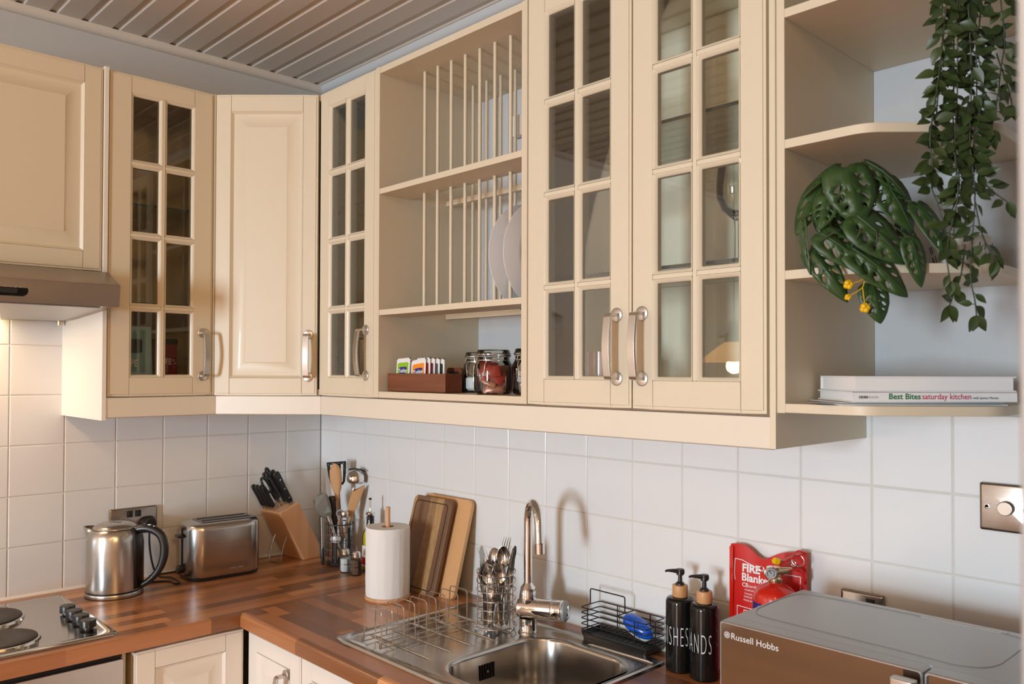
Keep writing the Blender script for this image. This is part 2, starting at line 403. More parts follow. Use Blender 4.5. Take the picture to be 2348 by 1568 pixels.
# ------------------------------------------------------------------ cabinets
# local frame of every unit: x along its front from left to right, y 0 at the door face and growing into the wall, z up
def handle(parent, x, z, ln=.128, side=1):
    """bow handle: flat curved bar on two round roses"""
    b = B()
    for e in (-1, 1):
        b.lathe([(0, 0), (.0135, 0), (.0145, .0008), (.0145, .0022), (.013, .003), (0, .003)], 24, T=Matrix.Translation((x, 0, z + e * ln / 2)) @ Matrix.Rotation(PI / 2, 4, 'X'))
    pts = []
    h = ln / 2
    pts += [(x, -.002, z - h)]
    pts += [(x, -.022 - .007 * math.sin(math.radians(a)), z - h - .0 + .007 * (1 - math.cos(math.radians(a)))) for a in range(0, 91, 18)]
    for k in range(1, 12):
        t = k / 12; pts.append((x, -.029 - .0055 * math.sin(PI * t), z - h + .007 + (ln - .014) * t))
    pts += [(x, -.022 - .007 * math.cos(math.radians(a)), z + h - .007 + .007 * math.sin(math.radians(a))) for a in range(0, 91, 18)]
    pts += [(x, -.002, z + h)]
    b.tube(pts, 0, flat=(.0175, .0055), up=(0, 0, 1))
    return b.build('handle', 'nickel', parent, bevel=.0008)

def door(parent, x0, x1, z0, z1, kind, hx=None, hz=None, st=.055, tr=.055, br=.058, cols=2, name='door', paint='cream'):
    b = B(); e = .0055; G = .0075
    xi0, xi1, zi0, zi1 = x0 + st, x1 - st, z0 + br, z1 - tr       # pane area
    # outer slab with a small quirk, then raised stiles and rails
    def frame(X0, X1, Z0, Z1, y0, y1, o):
        b.box(X0, xi0 - G, y0, y1, Z0, Z1); b.box(xi1 + G, X1, y0, y1, Z0, Z1)
        b.box(xi0 - G + o, xi1 + G - o, y0, y1, Z0, zi0 - G); b.box(xi0 - G + o, xi1 + G - o, y0, y1, zi1 + G, Z1)
    frame(x0, x1, z0, z1, .0022, .019, 0)
    frame(x0 + e, x1 - e, z0 + e, z1 - e, 0, .010, .0004)
    if kind == 'glass':
        rows = 4; cw = (xi1 - xi0) / cols; mu = .0245
        pw = (xi1 - xi0 - mu * (cols - 1)) / cols; ph = (zi1 - zi0 - mu * (rows - 1)) / rows
        for i in range(cols):
            for j in range(rows):
                a = xi0 + i * (pw + mu); c = zi0 + j * (ph + mu)
                b.ring(a - G, a + pw + G, c - G, c + ph + G, G * .35, .0004, .0018)
                b.ring(a - G * .65, a + pw + G * .65, c - G * .65, c + ph + G * .65, G * .65, .0018, .0075)
                b.ring(a, a + pw, c, c + ph, 0, .0075, .019)
        m = mu / 2 - G
        for i in range(1, cols):
            xm = xi0 + i * (pw + mu) - mu / 2; b.box(xm - m, xm + m, .0003, .015, zi0 - G, zi1 + G)
        for j in range(1, rows):
            zm = zi0 + j * (ph + mu) - mu / 2
            for i in range(cols):
                a = xi0 + i * (pw + mu); b.box(a - G, a + pw + G, .0003, .015, zm - m, zm + m)
        d = b.build(name, paint, parent, bevel=.0012, seg=1)
        g = B(); g.box(xi0 - .004, xi1 + .004, .0085, .0125, zi0 - .004, zi1 + .004); g.build('glass_pane', 'glass', d, smooth=False)
    else:
        b.ring(xi0 - G, xi1 + G, zi0 - G, zi1 + G, G, 0, .0075)
        b.ring(xi0, xi1, zi0, zi1, .012, .0075, .0085)
        b.ring(xi0 + .012, xi1 - .012, zi0 + .012, zi1 - .012, .027, .0085, .002)
        f = .039
        b.ring(xi0 + f, xi1 - f, zi0 + f, zi1 - f, .0015, .002, .001)
        f += .0015; b.box(xi0 + f, xi1 - f, .001, .015, zi0 + f, zi1 - f)
        d = b.build(name, paint, parent, bevel=.0012, seg=1)
    if hx is not None: handle(d, hx, hz)
    return d

def carcass(parent, w, z0, z1, dep=.335, y0=.021, holes=False, back=True, cm='carcass'):
    b = B(); t = .016
    b.box(0, t, y0, dep, z0, z1); b.box(w - t, w, y0, dep, z0, z1)
    b.box(t, w - t, y0, dep, z0, z0 + t); b.box(t, w - t, y0, dep, z1 - t, z1)
    if back: b.box(t, w - t, dep - .006, dep, z0 + t, z1 - t)
    if holes:
        b.mi = 1; k = z0 + .1
        while k < z1 - .06:
            for X, n in ((t, 1), (w - t, -1)): b.cyl((X, y0 + .037, k), (X + n * .0006, y0 + .037, k), .0025, 10)
            k += .032
    return b.build('carcass', [cm, 'dark'], parent, smooth=False, bevel=.0 if holes else .0008, seg=1)

def hinge(parent, x, z, n=1):
    b = B(); b.box(x, x + n * .012, .026, .075, z - .008, z + .008); b.box(x, x + n * .022, .022, .05, z - .011, z + .011); b.box(x, x + n * .004, .05, .062, z - .03, z + .03)
    b.build('hinge', 'greyp', parent, bevel=.002)

def glass_shelf(parent, w, z, dep=.32, y0=.03):
    b = B(); b.box(.018, w - .018, y0 + .002, dep, z - .0065, z)
    o = b.build('glass_shelf', 'shelfglass', parent, smooth=False)
    b = B(); b.box(.018, w - .018, y0, y0 + .002, z - .0068, z + .0002)
    for x in (.018, w - .024): b.box(x, x + .006, y0 + .02, y0 + .028, z - .012, z - .0055)
    b.build('glass_edge', 'greenedge', o, smooth=False)

ZB, ZT = 1.513, 2.424
DXL, DYR = .365, -.36
R90 = PI / 2
# --- left wall: hood cabinet
W_ = .60
t = thing('wall_cabinet', 'short cream wall cabinet with a raised panel door above the cooker hood', 'cabinet', (DXL, -1.5045, 0), R90)
carcass(t, W_, 1.86, ZT); door(t, .002, .5985, 1.8585, ZT - .002, 'panel', st=.055, tr=.058, br=.06)
# --- left wall: 300 glass cabinet
t = thing('glass_cabinet', 'narrow cream glass cabinet with eight panes beside the cooker hood', 'cabinet', (DXL, -.8905, 0), R90)
carcass(t, .3015, ZB, ZT); door(t, .002, .2995, ZB, ZT - .001, 'glass', .270, 1.6335, st=.0655, tr=.059, br=.0605)
for z in (1.781, 2.066): glass_shelf(t, .3015, z)
hinge(t, .016, 2.33)
# --- end panel between hood bay and that cabinet, running down past the pelmet
b = B(); b.box(.0, DXL + .004, -.904, -.892, 1.447, ZT + .004)
tag(b.build('hanging_end_panel', 'basepaint', smooth=False, bevel=.001), 'cream end panel hanging between the cooker hood and the narrow glass cabinet', 'panel')
# --- diagonal corner cabinet
ang = math.atan2(.2275, .2195); dl = math.hypot(.2195, .2275)
t = thing('corner_cabinet', 'diagonal cream corner cabinet with a tall raised panel door', 'cabinet', (DXL, -.588, 0), ang)
door(t, .003, dl - .003, ZB - .002, ZT - .001, 'panel', dl - .0293, 1.6305, st=.053, tr=.058, br=.06)
b = B()
inv = Matrix.Rotation(-ang, 4, 'Z') @ Matrix.Translation((-DXL, .588, 0))
for z in (ZB, ZT - .016):
    b.prism([(.002, -.586), (DXL - .016, -.586), (.5835, -.346), (.5835, -.002), (.002, -.002)], z, z + .016, T=inv)
for a in ((.002, DXL - .016, -.588, -.5885 + .002, ), (.5825, .5845, -.343, -.002)):
    b.box(a[0], a[1], a[2], a[3], ZB, ZT, T=inv)
b.box(.350, .3635, -.5895, -.584, ZB, ZT, T=inv); b.box(.573, .5845, -.343, -.331, ZB, ZT, T=inv)
b.build('carcass', 'carcass', t, smooth=False)
# --- right wall: small glass cabinet
t = thing('glass_cabinet', 'narrow cream glass cabinet between the corner cabinet and the plate rack', 'cabinet', (.5855, DYR, 0))
carcass(t, .2975, ZB, ZT, .35, holes=True, cm='interior_lit'); door(t, .0035, .2955, ZB, ZT - .001, 'glass', .2545, 1.6365, st=.0585, tr=.054, br=.0605)
for z in (1.789, 2.076): glass_shelf(t, .2975, z, .335)
hinge(t, .016, 2.335); hinge(t, .016, 1.60)
# --- open plate rack unit
PX0, PX1 = .8835, 1.4775
t = thing('plate_rack_cabinet', 'open cream plate rack cabinet with wooden dowels and two shelves', 'cabinet', (PX0, DYR, 0)); w = PX1 - PX0; s = .018
b = B(); b.box(0, s, 0, .364, ZB, ZT + .001); b.box(w - s, w, 0, .364, ZB, ZT + .001)
b.box(s, w - s, .001, .364, ZB, ZB + s - .001); b.box(s, w - s, .001, .364, ZT - s, ZT)
b.build('carcass', 'carcass', t, smooth=False, bevel=.0008, seg=1)
for z in (1.7385, 2.072):
    b = B(); b.box(s, w - s, .001, .105, z, z + .0155); b.build('shelf', 'carcass', t, smooth=False, bevel=.0008, seg=1)
    b = B(); b.box(s, w - s, .237, .262, z - .001, z + .0145); b.build('back_rail', 'carcass', t, smooth=False, bevel=.0008, seg=1)
X0 = .997 - PX0
for k in range(7):
    x = X0 + .0567 * k
    b = B(); b.cyl((x, .0835, ZT - s), (x, .0835, 2.0875), .0048, 12); b.cyl((x, .0835, 2.072), (x, .0835, 1.754), .0048, 12); b.build('dowel', 'carcass', t)
for k in range(7):
    x = X0 + .0075 + .0583 * k
    b = B(); b.cyl((x, .252, ZT - s), (x, .252, 2.0865), .0045, 12); b.cyl((x, .252, 2.071), (x, .252, 1.752), .0045, 12); b.build('dowel', 'carcass', t)
b = B(); b.box(.19, .235, .335, .356, 2.26, 2.32); b.build('hanging_bracket', 'white', t, bevel=.002)
# --- double glass cabinet
t = thing('glass_cabinet', 'wide cream double glass cabinet with two eight-pane doors and bow handles', 'cabinet', (PX1, DYR, 0)); w = 2.0715 - PX1
carcass(t, w, ZB, ZT, .35, cm='interior_lit')
door(t, .001, .2925, ZB + .001, ZT - .001, 'glass', .2572, 1.6365, st=.0595, tr=.052, br=.063)
door(t, .2955, .5855, ZB + .001, ZT - .001, 'glass', .3202, 1.6365, st=.057, tr=.052, br=.063)
for z in (1.794, 2.081): glass_shelf(t, w, z, .335)
hinge(t, .016, 2.335); hinge(t, w - .016, 2.335, -1)
# --- tall end panel right of it
b = B(); b.box(2.0715, 2.083, DYR - .004, -.001, 1.455, ZT + .004)
tag(b.build('hanging_end_panel', 'cream', smooth=False, bevel=.001), 'cream end panel between the double glass cabinet and the open shelves', 'panel')
# --- open end shelf unit
t = thing('open_shelf_unit', 'open cream end shelf unit with clipped corner shelves holding plants and books', 'shelf unit', (2.083, DYR, 0))
b = B(); b.box(0, .0152, 0, .364, ZB + .004, ZT); b.build('side_panel', 'carcass', t, smooth=False, bevel=.001)
sh = [(.0152, 0)]
def fillet(P, r, n=5):
    out = []
    for i, p in enumerate(P):
        a, c = Vector(P[i - 1]), Vector(P[(i + 1) % len(P)]); p = Vector(p); rr = r[i]
        if not rr: out.append(tuple(p)); continue
        u, v = (a - p).normalized(), (c - p).normalized(); th = u.angle(v); d = rr / math.tan(th / 2)
        cc = p + (u + v).normalized() * (rr / math.sin(th / 2)); s_, e_ = p + u * d - cc, p + v * d - cc
        for k in range(n + 1):
            q = s_.lerp(e_, k / n).normalized() * rr; out.append(tuple(cc + q))
    return out
shp = fillet([(.0152, 0), (.152, 0), (.300, .148), (.300, .364), (.0152, .364)], [0, .06, .06, 0, 0])
for z in (1.518, 1.7435, 1.9665, 2.1905, 2.409):
    b = B(); b.prism(shp, z, z + .0155); b.build('shelf', 'carcass', t, bevel=.001)
# --- pelmets (light rails) under the wall units
def pelmet(nm, label, p0, p1, a0, a1):
    b = B(); d = Vector((p1[0] - p0[0], p1[1] - p0[1], 0)); L = d.length
    pr = [(0, 1.4555), (0, 1.509), (.016, 1.509), (.016, 1.4525), (.006, 1.4525), (.002, 1.4535)]
    lp = []
    for x, sl in ((0, a0), (L, a1)):
        lp.append([(x + sl * q[0], q[0], q[1]) for q in pr])
    b.loft(lp, True, (True, True))
    o = b.build(nm, 'pelmet', None, bevel=.0006, seg=1, loc=(p0[0], p0[1], 0), rot=(0, 0, math.atan2(d.y, d.x)))
    return tag(o, label, 'pelmet')
k = math.tan(math.radians(22))
pelmet('pelmet_rail', 'cream pelmet strip under the narrow glass cabinet by the hood', (.367, -.892), (.367, -.580), 0, -k)
pelmet('pelmet_rail', 'short cream diagonal pelmet strip under the corner cabinet', (.367, -.580), (.599, -.358), k, -k)
pelmet('pelmet_rail', 'long cream pelmet strip running under the right wall cabinets', (.599, -.358), (2.0715, -.358), k, 0)
# ------------------------------------------------------------------ base units
t = thing('base_cabinet', 'cream base cabinet with a raised panel door right of the oven', 'cabinet', (.575, -.8835, 0), R90)
carcass(t, .30, .12, .868, .555); door(t, .001, .2985, .125, .857, 'panel', st=.06, tr=.058, paint='basepaint')
b = B(); b.box(0, .30, .06, .075, 0, .12); b.build('plinth', 'cream', t, smooth=False)
t = thing('base_cabinet', 'cream corner base cabinet with a bow handle under the mitred worktop', 'cabinet', (.578, -.575, 0))
b = B(); b.box(0, .016, .02, .55, .12, .868); b.box(.278, .294, .02, .55, .12, .868); b.box(.016, .278, .02, .55, .12, .136); b.box(-.56, .016, .545, .555, .12, .868); b.build('carcass', 'carcass', t, smooth=False)
door(t, .0015, .292, .125, .8535, 'panel', .2185, .7195, st=.06, tr=.058, paint='basepaint')
b = B(); b.box(0, .294, .06, .075, 0, .12); b.build('plinth', 'cream', t, smooth=False)
t = thing('sink_base_cabinet', 'wide cream sink base cabinet with two panel doors', 'cabinet', (.873, -.575, 0))
b = B(); b.box(0, .016, .02, .55, .12, .868); b.box(.782, .798, .02, .55, .12, .868); b.box(.016, .782, .02, .55, .12, .136); b.build('carcass', 'carcass', t, smooth=False)
door(t, .0015, .3975, .125, .8545, 'panel', .055, .7195, st=.06, tr=.058, paint='basepaint'); door(t, .4005, .7965, .125, .8545, 'panel', .345, .7195, st=.06, tr=.058, paint='basepaint')
b = B(); b.box(0, .798, .06, .075, 0, .12); b.build('plinth', 'cream', t, smooth=False)
t = thing('base_cabinet', 'cream base cabinet under the worktop end that carries the microwave', 'cabinet', (1.673, -.575, 0))
carcass(t, .985, .12, .868, .555)
door(t, .0015, .491, .125, .8545, 'panel', st=.06, tr=.058, paint='basepaint'); door(t, .494, .9835, .125, .8545, 'panel', st=.06, tr=.058, paint='basepaint')
b = B(); b.box(0, .985, .06, .075, 0, .12); b.build('plinth', 'cream', t, smooth=False)
# built-under oven
t = thing('oven', 'built-in oven with a brushed steel front under the hob', 'oven', (.578, -1.4935, 0), R90)
b = B(); b.box(0, .595, .02, .55, .12, .868); b.build('body', 'carcass', t, smooth=False)
b = B(); b.box(.0, .583, 0, .02, .735, .852); fp = b.build('control_panel', 'steel_y', t, bevel=.002)
b = B(); b.cyl((.517, -.0004, .802), (.517, .002, .802), .0028, 16); b.build('screw_hole', 'dark', fp)
b = B(); b.box(.0, .583, -.002, .02, .16, .728); b.build('door', 'blackgloss', t, bevel=.003)
b = B(); b.tube([(.06, 0, .69), (.06, -.04, .69), (.52, -.04, .69), (.52, 0, .69)], .008); b.build('handle', 'nickel', t)
b = B(); b.box(0, .583, .012, .02, .853, .868); b.build('vent_slot', 'dark', t, smooth=False)
for k in range(4):
    b = B(); b.lathe([(.02, 0), (.019, .018), (.017, .02), (0, .02)], 20, T=Matrix.Translation((.1 + .1 * k, 0, .775)) @ Matrix.Rotation(PI / 2, 4, 'X')); b.build('knob', 'black', t)

# ------------------------------------------------------------------ worktop (left run and right run butted at x 0.6)
ZW, TW = .91, .872
t = thing('worktop', 'walnut block kitchen worktop running around the corner', 'worktop', (0, 0, TW))
def nose(r=.012, n=5, h=ZW - TW):
    return [(-.02, 0), (.0, 0)] + [(-r + r * math.cos(math.radians(a)), h - r + r * math.sin(math.radians(a))) for a in range(0, 91, 15)] + [(-.02, h)]
b = B(); h = ZW - TW
b.box(.0, .58, -1.75, 0, 0, h); b.prism([(.60 + p[0], p[1]) for p in nose(.006)], -1.75, -.582, axis='y'); b.box(.58, .6, -.582, 0, 0, h)
lab(b.build('worktop_run', 'top_y', t, weld=False), 'left run with staves along the hob wall')
b = B()
HX0, HX1, HY0, HY1 = 1.297, 1.627, -.487, -.128
x0, x1, ya, yb = .6, 2.66, -.588, 0
b.box(x0, HX0, ya, yb, 0, h); b.box(HX1, x1, ya, yb, 0, h); b.box(HX0, HX1, ya, HY0, 0, h); b.box(HX0, HX1, HY1, yb, 0, h)
b.prism([(-.588 - .02 - p[0], p[1]) for p in nose(.013)], .589, x1, axis='x')
lab(b.build('worktop_run', 'top_x', t, weld=False), 'right run with a bullnose edge and the sink cut-out')
# sealant bead along both walls
b = B(); b.prism([(0, .9095), (.006, .9095), (.0045, .912), (.002, .916), (0, .918)], -1.75, -.001, axis='y'); b.prism([(-.001, .9095), (-.006, .9095), (-.0045, .912), (-.002, .916), (-.001, .918)], 0, 2.66, axis='x')
struct(b.build('trim_3', 'offwhite'))

# ------------------------------------------------------------------ cooker hood
t = thing('cooker_hood', 'brushed steel cooker hood under the short wall cabinet', 'cooker hood', (DXL, -1.504, 0), R90)
b = B()
pr = [(-.054, 1.851), (.36, 1.851), (.36, 1.733), (.30, 1.735), (-.128, 1.757), (-.138, 1.752), (-.1395, 1.7535), (-.1465, 1.807), (-.1455, 1.809)]
lp = [[(x, p[0], p[1]) for p in pr] for x in (.0, .5995)]
b.loft(lp, True, (True, True)); hb = b.build('hood_body', 'hoodsteel', t, bevel=.0012, seg=1)
sl = lambda z: -.1395 - .007 * (z - 1.7535) / .0535
tilt = math.atan2(.007, .0535)
Tp = Matrix.Translation((.30, sl(1.7805) - .0004, 1.7805)) @ Matrix.Rotation(-tilt, 4, 'X')
b = B(); b.prism(rrect(-.085, .085, -.0145, .0145, .0143), -.0012, .002, T=Tp @ Matrix.Rotation(0, 4, 'X'), axis='y'); cp = b.build('control_panel', 'blackgloss', t)
b = B(); b.prism(rrect(-.03, .062, -.0085, .004, .004), -.0032, .001, T=Tp, axis='y'); b.prism(rrect(-.078, -.042, -.0085, .004, .004), -.0032, .001, T=Tp, axis='y'); b.build('slider', 'black', cp, bevel=.0008)
for i, ch in enumerate('0123'):
    q = Tp @ Vector((.034 + .0108 * i, -.0014, .0058)); lettering(ch, .0062, 'white', cp, q, (PI / 2 - tilt, 0, 0))
b = B()
zu = lambda y: 1.735 + .022 * (.30 - y) / .428
b.loft([[(x, y, zu(y) - dz) for x, y in rrect(.03, .57, -.09, .27, .01, 3)] for dz in (.0045, -.004)], True, (True, True))
fl = b.build('filter_panel', 'silverpaint', t, bevel=.002)
b = B(); b.box(.445, .49, -.118, -.112, 1.7545, 1.758); b.box(.19, .235, -.118, -.112, 1.7545, 1.758); b.build('vent_slot', 'dark', t)
b = B(); b.box(.12, .425, .318, .35, 1.722, 1.7335); ml = b.build('hood_lamp', M['hoodglow'] if 'hoodglow' in M else M['bulb'], t, bevel=.003)
b = B(); b.cyl((.585, .335, 1.7335), (.585, .335, 1.722), .008); b.build('mounting_screw', 'brass', t)
l = area('hood_light', (.032, -1.205, 1.719), (.045, -1.205, .9), .025, .32, 4.5, (1, .64, .38))

# ------------------------------------------------------------------ hob
t = thing('hob', 'stainless steel electric hob with four black solid plates', 'hob', (.0635, -1.495, ZW))
b = B(); n = 6
o0 = rrect(0, .503, 0, .58, .02, n); o1 = rrect(.004, .499, .004, .576, .02, n); o2 = rrect(.022, .481, .022, .558, .03, n); o3 = rrect(.03, .473, .03, .55, .03, n)
b.loft([[(x, y, .0) for x, y in o0], [(x, y, .003) for x, y in o0], [(x, y, .0065) for x, y in o1], [(x, y, .0065) for x, y in o2], [(x, y, .0045) for x, y in o3]], True, (True, True))
b.build('hob_plate', 'hobsteel', t, bevel=0)
for x, y, r in ((.145, .345, .0925), (.375, .345, .0745), (.145, .125, .0745), (.375, .125, .0925)):
    b = B(); b.lathe([(r + .010, .0042), (r + .008, .009), (r + .003, .0105), (r + .002, .0095)], 48, (x, y, 0), cap=(False, False)); hp = b.build('plate_ring', 'hobsteel', t)
    b = B(); b.lathe([(r + .002, .006), (r + .002, .0135), (r - .001, .0155), (.030, .0155), (.027, .0135), (0, .0135)], 48, (x, y, 0)); b.build('hot_plate', 'iron', hp)
for k in range(4):
    x = .228 + .0588 * k; y = .533
    b = B(); b.lathe([(.013, .0045), (.012, .010)], 20, (x, y, 0)); b.lathe([(.0195, .010), (.0195, .026), (.0185, .028), (0, .028)], 32, (x, y, 0)); kb = b.build('knob', 'black', t, bevel=0)
    b = B(); b.box(x - .0007, x + .0007, y - .0175, y + .002, .028, .0284); b.build('pointer_mark', 'greyp', kb)

# ------------------------------------------------------------------ sink
t = thing('kitchen_sink', 'stainless steel single bowl sink with ribbed drainer', 'sink', (0, 0, ZW))
b = B(); n = 8
def resample(P, N):
    """closed outline resampled to N points by angle-free arc length starting nearest to +x"""
    L = [0]
    Q = P + [P[0]]
    for a, c in zip(Q, Q[1:]): L.append(L[-1] + math.hypot(c[0] - a[0], c[1] - a[1]))
    out = []
    for k in range(N):
        d = L[-1] * k / N; i = max(j for j in range(len(L) - 1) if L[j] <= d + 1e-12); f = (d - L[i]) / max(L[i + 1] - L[i], 1e-9)
        out.append((Q[i][0] + (Q[i + 1][0] - Q[i][0]) * f, Q[i][1] + (Q[i + 1][1] - Q[i][1]) * f))
    return out
SX0, SX1, SY0, SY1 = .966, 1.652, -.537, -.071
bc = ((HX0 + HX1) / 2, (HY0 + HY1) / 2)
def radial(x0, x1, y0, y1, r, N=120):
    """rounded rectangle hit by N rays from the bowl centre"""
    out = []
    for k in range(N):
        a = 2 * PI * k / N; dx, dy = math.cos(a), math.sin(a); lo, hi = 0, 3
        for _ in range(40):
            m = (lo + hi) / 2; x, y = bc[0] + dx * m, bc[1] + dy * m
            qx = max(x0 + r - x, x - (x1 - r), 0); qy = max(y0 + r - y, y - (y1 - r), 0)
            inside = x0 <= x <= x1 and y0 <= y <= y1 and math.hypot(qx, qy) <= r
            lo, hi = (m, hi) if inside else (lo, m)
        out.append((bc[0] + dx * lo, bc[1] + dy * lo))
    return out
z_ = lambda P, z: [(x, y, z) for x, y in P]
lp = [z_(radial(SX0, SX1, SY0, SY1, .012), .0002), z_(radial(SX0 + .003, SX1 - .003, SY0 + .003, SY1 - .003, .012), .006), z_(radial(SX0 + .010, SX1 - .010, SY0 + .010, SY1 - .010, .015), .0075),
      z_(radial(SX0 + .017, SX1 - .017, SY0 + .017, SY1 - .017, .018), .0035), z_(radial(SX0 + .03, SX1 - .03, SY0 + .03, SY1 - .03, .02), .0035)]
g = 0
for g, z in ((0, .0035), (.004, .0028), (.008, .000), (.010, -.006), (.013, -.10), (.018, -.135), (.030, -.150), (.05, -.156)):
    lp.append(z_(radial(HX0 + g - .002, HX1 - g + .002, HY0 + g - .002, HY1 - g + .002, .085 - g * .3), z))
b.loft(lp, True, (False, True))
for k in range(5):
    y = -.457 + .0668 * k
    for e in (0,):
        b.tube([(1.0, y, .0025), (1.03, y, .0042), (1.245, y, .004), (1.266, y, .0025)], [.001, .0033, .0033, .001], 8)
b.tube([(1.44, -.108, .0028), (1.455, -.107, .0045), (1.615, -.1, .0045), (1.632, -.099, .003)], [.001, .0033, .0036, .0015], 8)
b.build('sink_bowl', 'sinksteel', t, weld=True)
b = B()
for k in range(6):
    y = -.345 + .0085 * k; b.box(HX0 + .0105, HX0 + .0125, y, y + .0032, -.062, -.026)
ov = b.build('overflow', 'dark', t, smooth=False)
b = B(); b.lathe([(0, 0), (.003, 0), (.003, .001), (0, .0015)], 12, T=Matrix.Translation((HX0 + .0125, -.322, -.044)) @ Matrix.Rotation(PI / 2, 4, 'Y')); b.build('overflow_screw', 'wire', ov)
b = B(); b.lathe([(.042, -.1555), (.04, -.153), (.03, -.1555), (.012, -.158), (0, -.158)], 32, (bc[0], bc[1], 0)); b.build('plug_strainer', 'wire', t)

# ------------------------------------------------------------------ tap
t = thing('mixer_tap', 'chrome swan neck mixer tap behind the sink bowl', 'tap', (1.272, -.148, ZW + .0035))
b = B(); b.lathe([(.0255, 0), (.0255, .004), (.0235, .006), (.0225, .008), (.0225, .038)], 32); b.build('base', 'chrome', t)
ax = Vector((.85, .40, .0)).normalized(); ax = Vector((ax.x, ax.y, .02)).normalized()
Tm = Matrix.Translation((0, 0, .062)) @ ax.to_track_quat('Z', 'Y').to_matrix().to_4x4()
b = B(); b.lathe([(0, -.028), (.018, -.028), (.0245, -.024), (.0262, -.018), (.0262, .03), (.0255, .0305), (.0262, .031), (.0262, .066), (.0258, .0665)], 32, T=Tm); b.build('valve_body', 'chrome', t)
b = B(); b.lathe([(.0262, .0675), (.0265, .068), (.0265, .092), (.024, .095)], 32, T=Tm); b.lathe([(.0, .0945), (.0245, .0945), (.0248, .0955), (.023, .105), (.012, .110), (0, .111)], 32, T=Tm)
lv = b.build('lever', 'chrome', t)
b = B(); b.lathe([(.024, .0952), (.0262, .0965), (.0262, .102), (.020, .108), (0, .110)], 32, T=Tm); b.build('end_cap', 'greyp', lv)
b = B(); b.lathe([(.0225, .078), (.0235, .086), (.0215, .104), (.0195, .112), (.020, .114), (.0185, .117), (.0130, .124), (.0110, .128)], 32); b.build('spout_collar', 'chrome', t)
d = Vector((.85, -.527, 0)); R = .058; pts = [(0, 0, .12), (0, 0, .2), (0, 0, .262)]
for a in range(0, 181, 12):
    q = d * (R - R * math.cos(math.radians(a))); pts.append((q.x, q.y, .283 + R * math.sin(math.radians(a))))
q = d * (2 * R + .003); pts.append((q.x, q.y, .266)); q = d * (2 * R + .006); pts.append((q.x, q.y, .252))
b = B(); b.tube(pts, .0109, 20); sp_ = b.build('spout', 'chrome', t)
b = B(); b.tube([(q.x, q.y, .253), (q.x + .001, q.y, .228)], [.0122, .0118], 20); b.build('aerator', 'chrome', sp_)
# ------------------------------------------------------------------ things on the left run of the worktop
YW = .8058
# double socket on the left wall, with the kettle plug in it
t = thing('double_socket', 'steel double wall socket with black rocker inserts behind the kettle', 'socket', (0, -.690, 1.0985), R90)
b = B(); b.loft([[(x, 0, z) for x, z in rrect(-.0735, .0735, -.043, .043, .004)], [(x, -.0075, z) for x, z in rrect(-.0735, .0735, -.043, .043, .004)], [(x, -.0098, z) for x, z in rrect(-.0705, .0705, -.040, .040, .003)]], True, (True, True)); b.build('face_plate', 'platesteel', t)
for x in (-.013, .013):
    b = B(); b.box(x - .0095, x + .0095, -.0115, -.0095, .013, .034); b.box(x - .006, x + .006, -.0135, -.011, .016, .031); b.build('rocker_switch', 'black', t, bevel=.001)
b = B(); b.box(-.062, -.028, -.0108, -.0095, -.028, .008); b.build('outlet', 'black', t, bevel=.001)
t = thing('power_cord', 'black kettle plug with its cord hanging down to the worktop', 'cord', (0, -.690, 1.0985), R90)
b = B(); b.loft([[(.044 + x, -.0105, -.012 + z) for x, z in rrect(-.025, .025, -.024, .024, .020)], [(.044 + x, -.022, -.012 + z) for x, z in rrect(-.024, .024, -.023, .023, .020)], [(.044 + x * .8, -.04, -.012 + z * .8) for x, z in rrect(-.022, .022, -.021, .021, .018)]], True, (True, True)); b.build('plug', 'black', t, bevel=.002)
def smooth_pts(P, n=8):
    P = [Vector(p) for p in P]; out = []
    for i in range(len(P) - 1):
        p0, p1, p2, p3 = P[max(i - 1, 0)], P[i], P[i + 1], P[min(i + 2, len(P) - 1)]
        for k in range(n):
            u = k / n; out.append(.5 * ((2 * p1) + (-p0 + p2) * u + (2 * p0 - 5 * p1 + 4 * p2 - p3) * u * u + (-p0 + 3 * p1 - 3 * p2 + p3) * u ** 3))
    out.append(P[-1]); return out
zt = ZW - 1.0985 + .0035
b = B(); b.tube(smooth_pts([(.044, -.026, -.034), (.043, -.028, -.07), (.048, -.03, -.12), (.058, -.036, -.165), (.072, -.05, zt), (.092, -.075, zt), (.094, -.12, zt), (.085, -.17, zt), (.074, -.165, zt), (.066, -.12, zt), (.0, -.085, zt)]), .0032, 8); b.build('cable', 'black', t)
b = B(); b.tube(smooth_pts([(.05, -.012, zt), (.12, -.014, zt), (.2, -.02, zt), (.26, -.03, zt)]), .0032, 8)
o = b.build('mains_lead', 'black'); o.location = (0, -.690, 1.0985); o.rotation_euler = (0, 0, R90); tag(o, 'black lead lying along the foot of the tiles between kettle and toaster', 'lead')

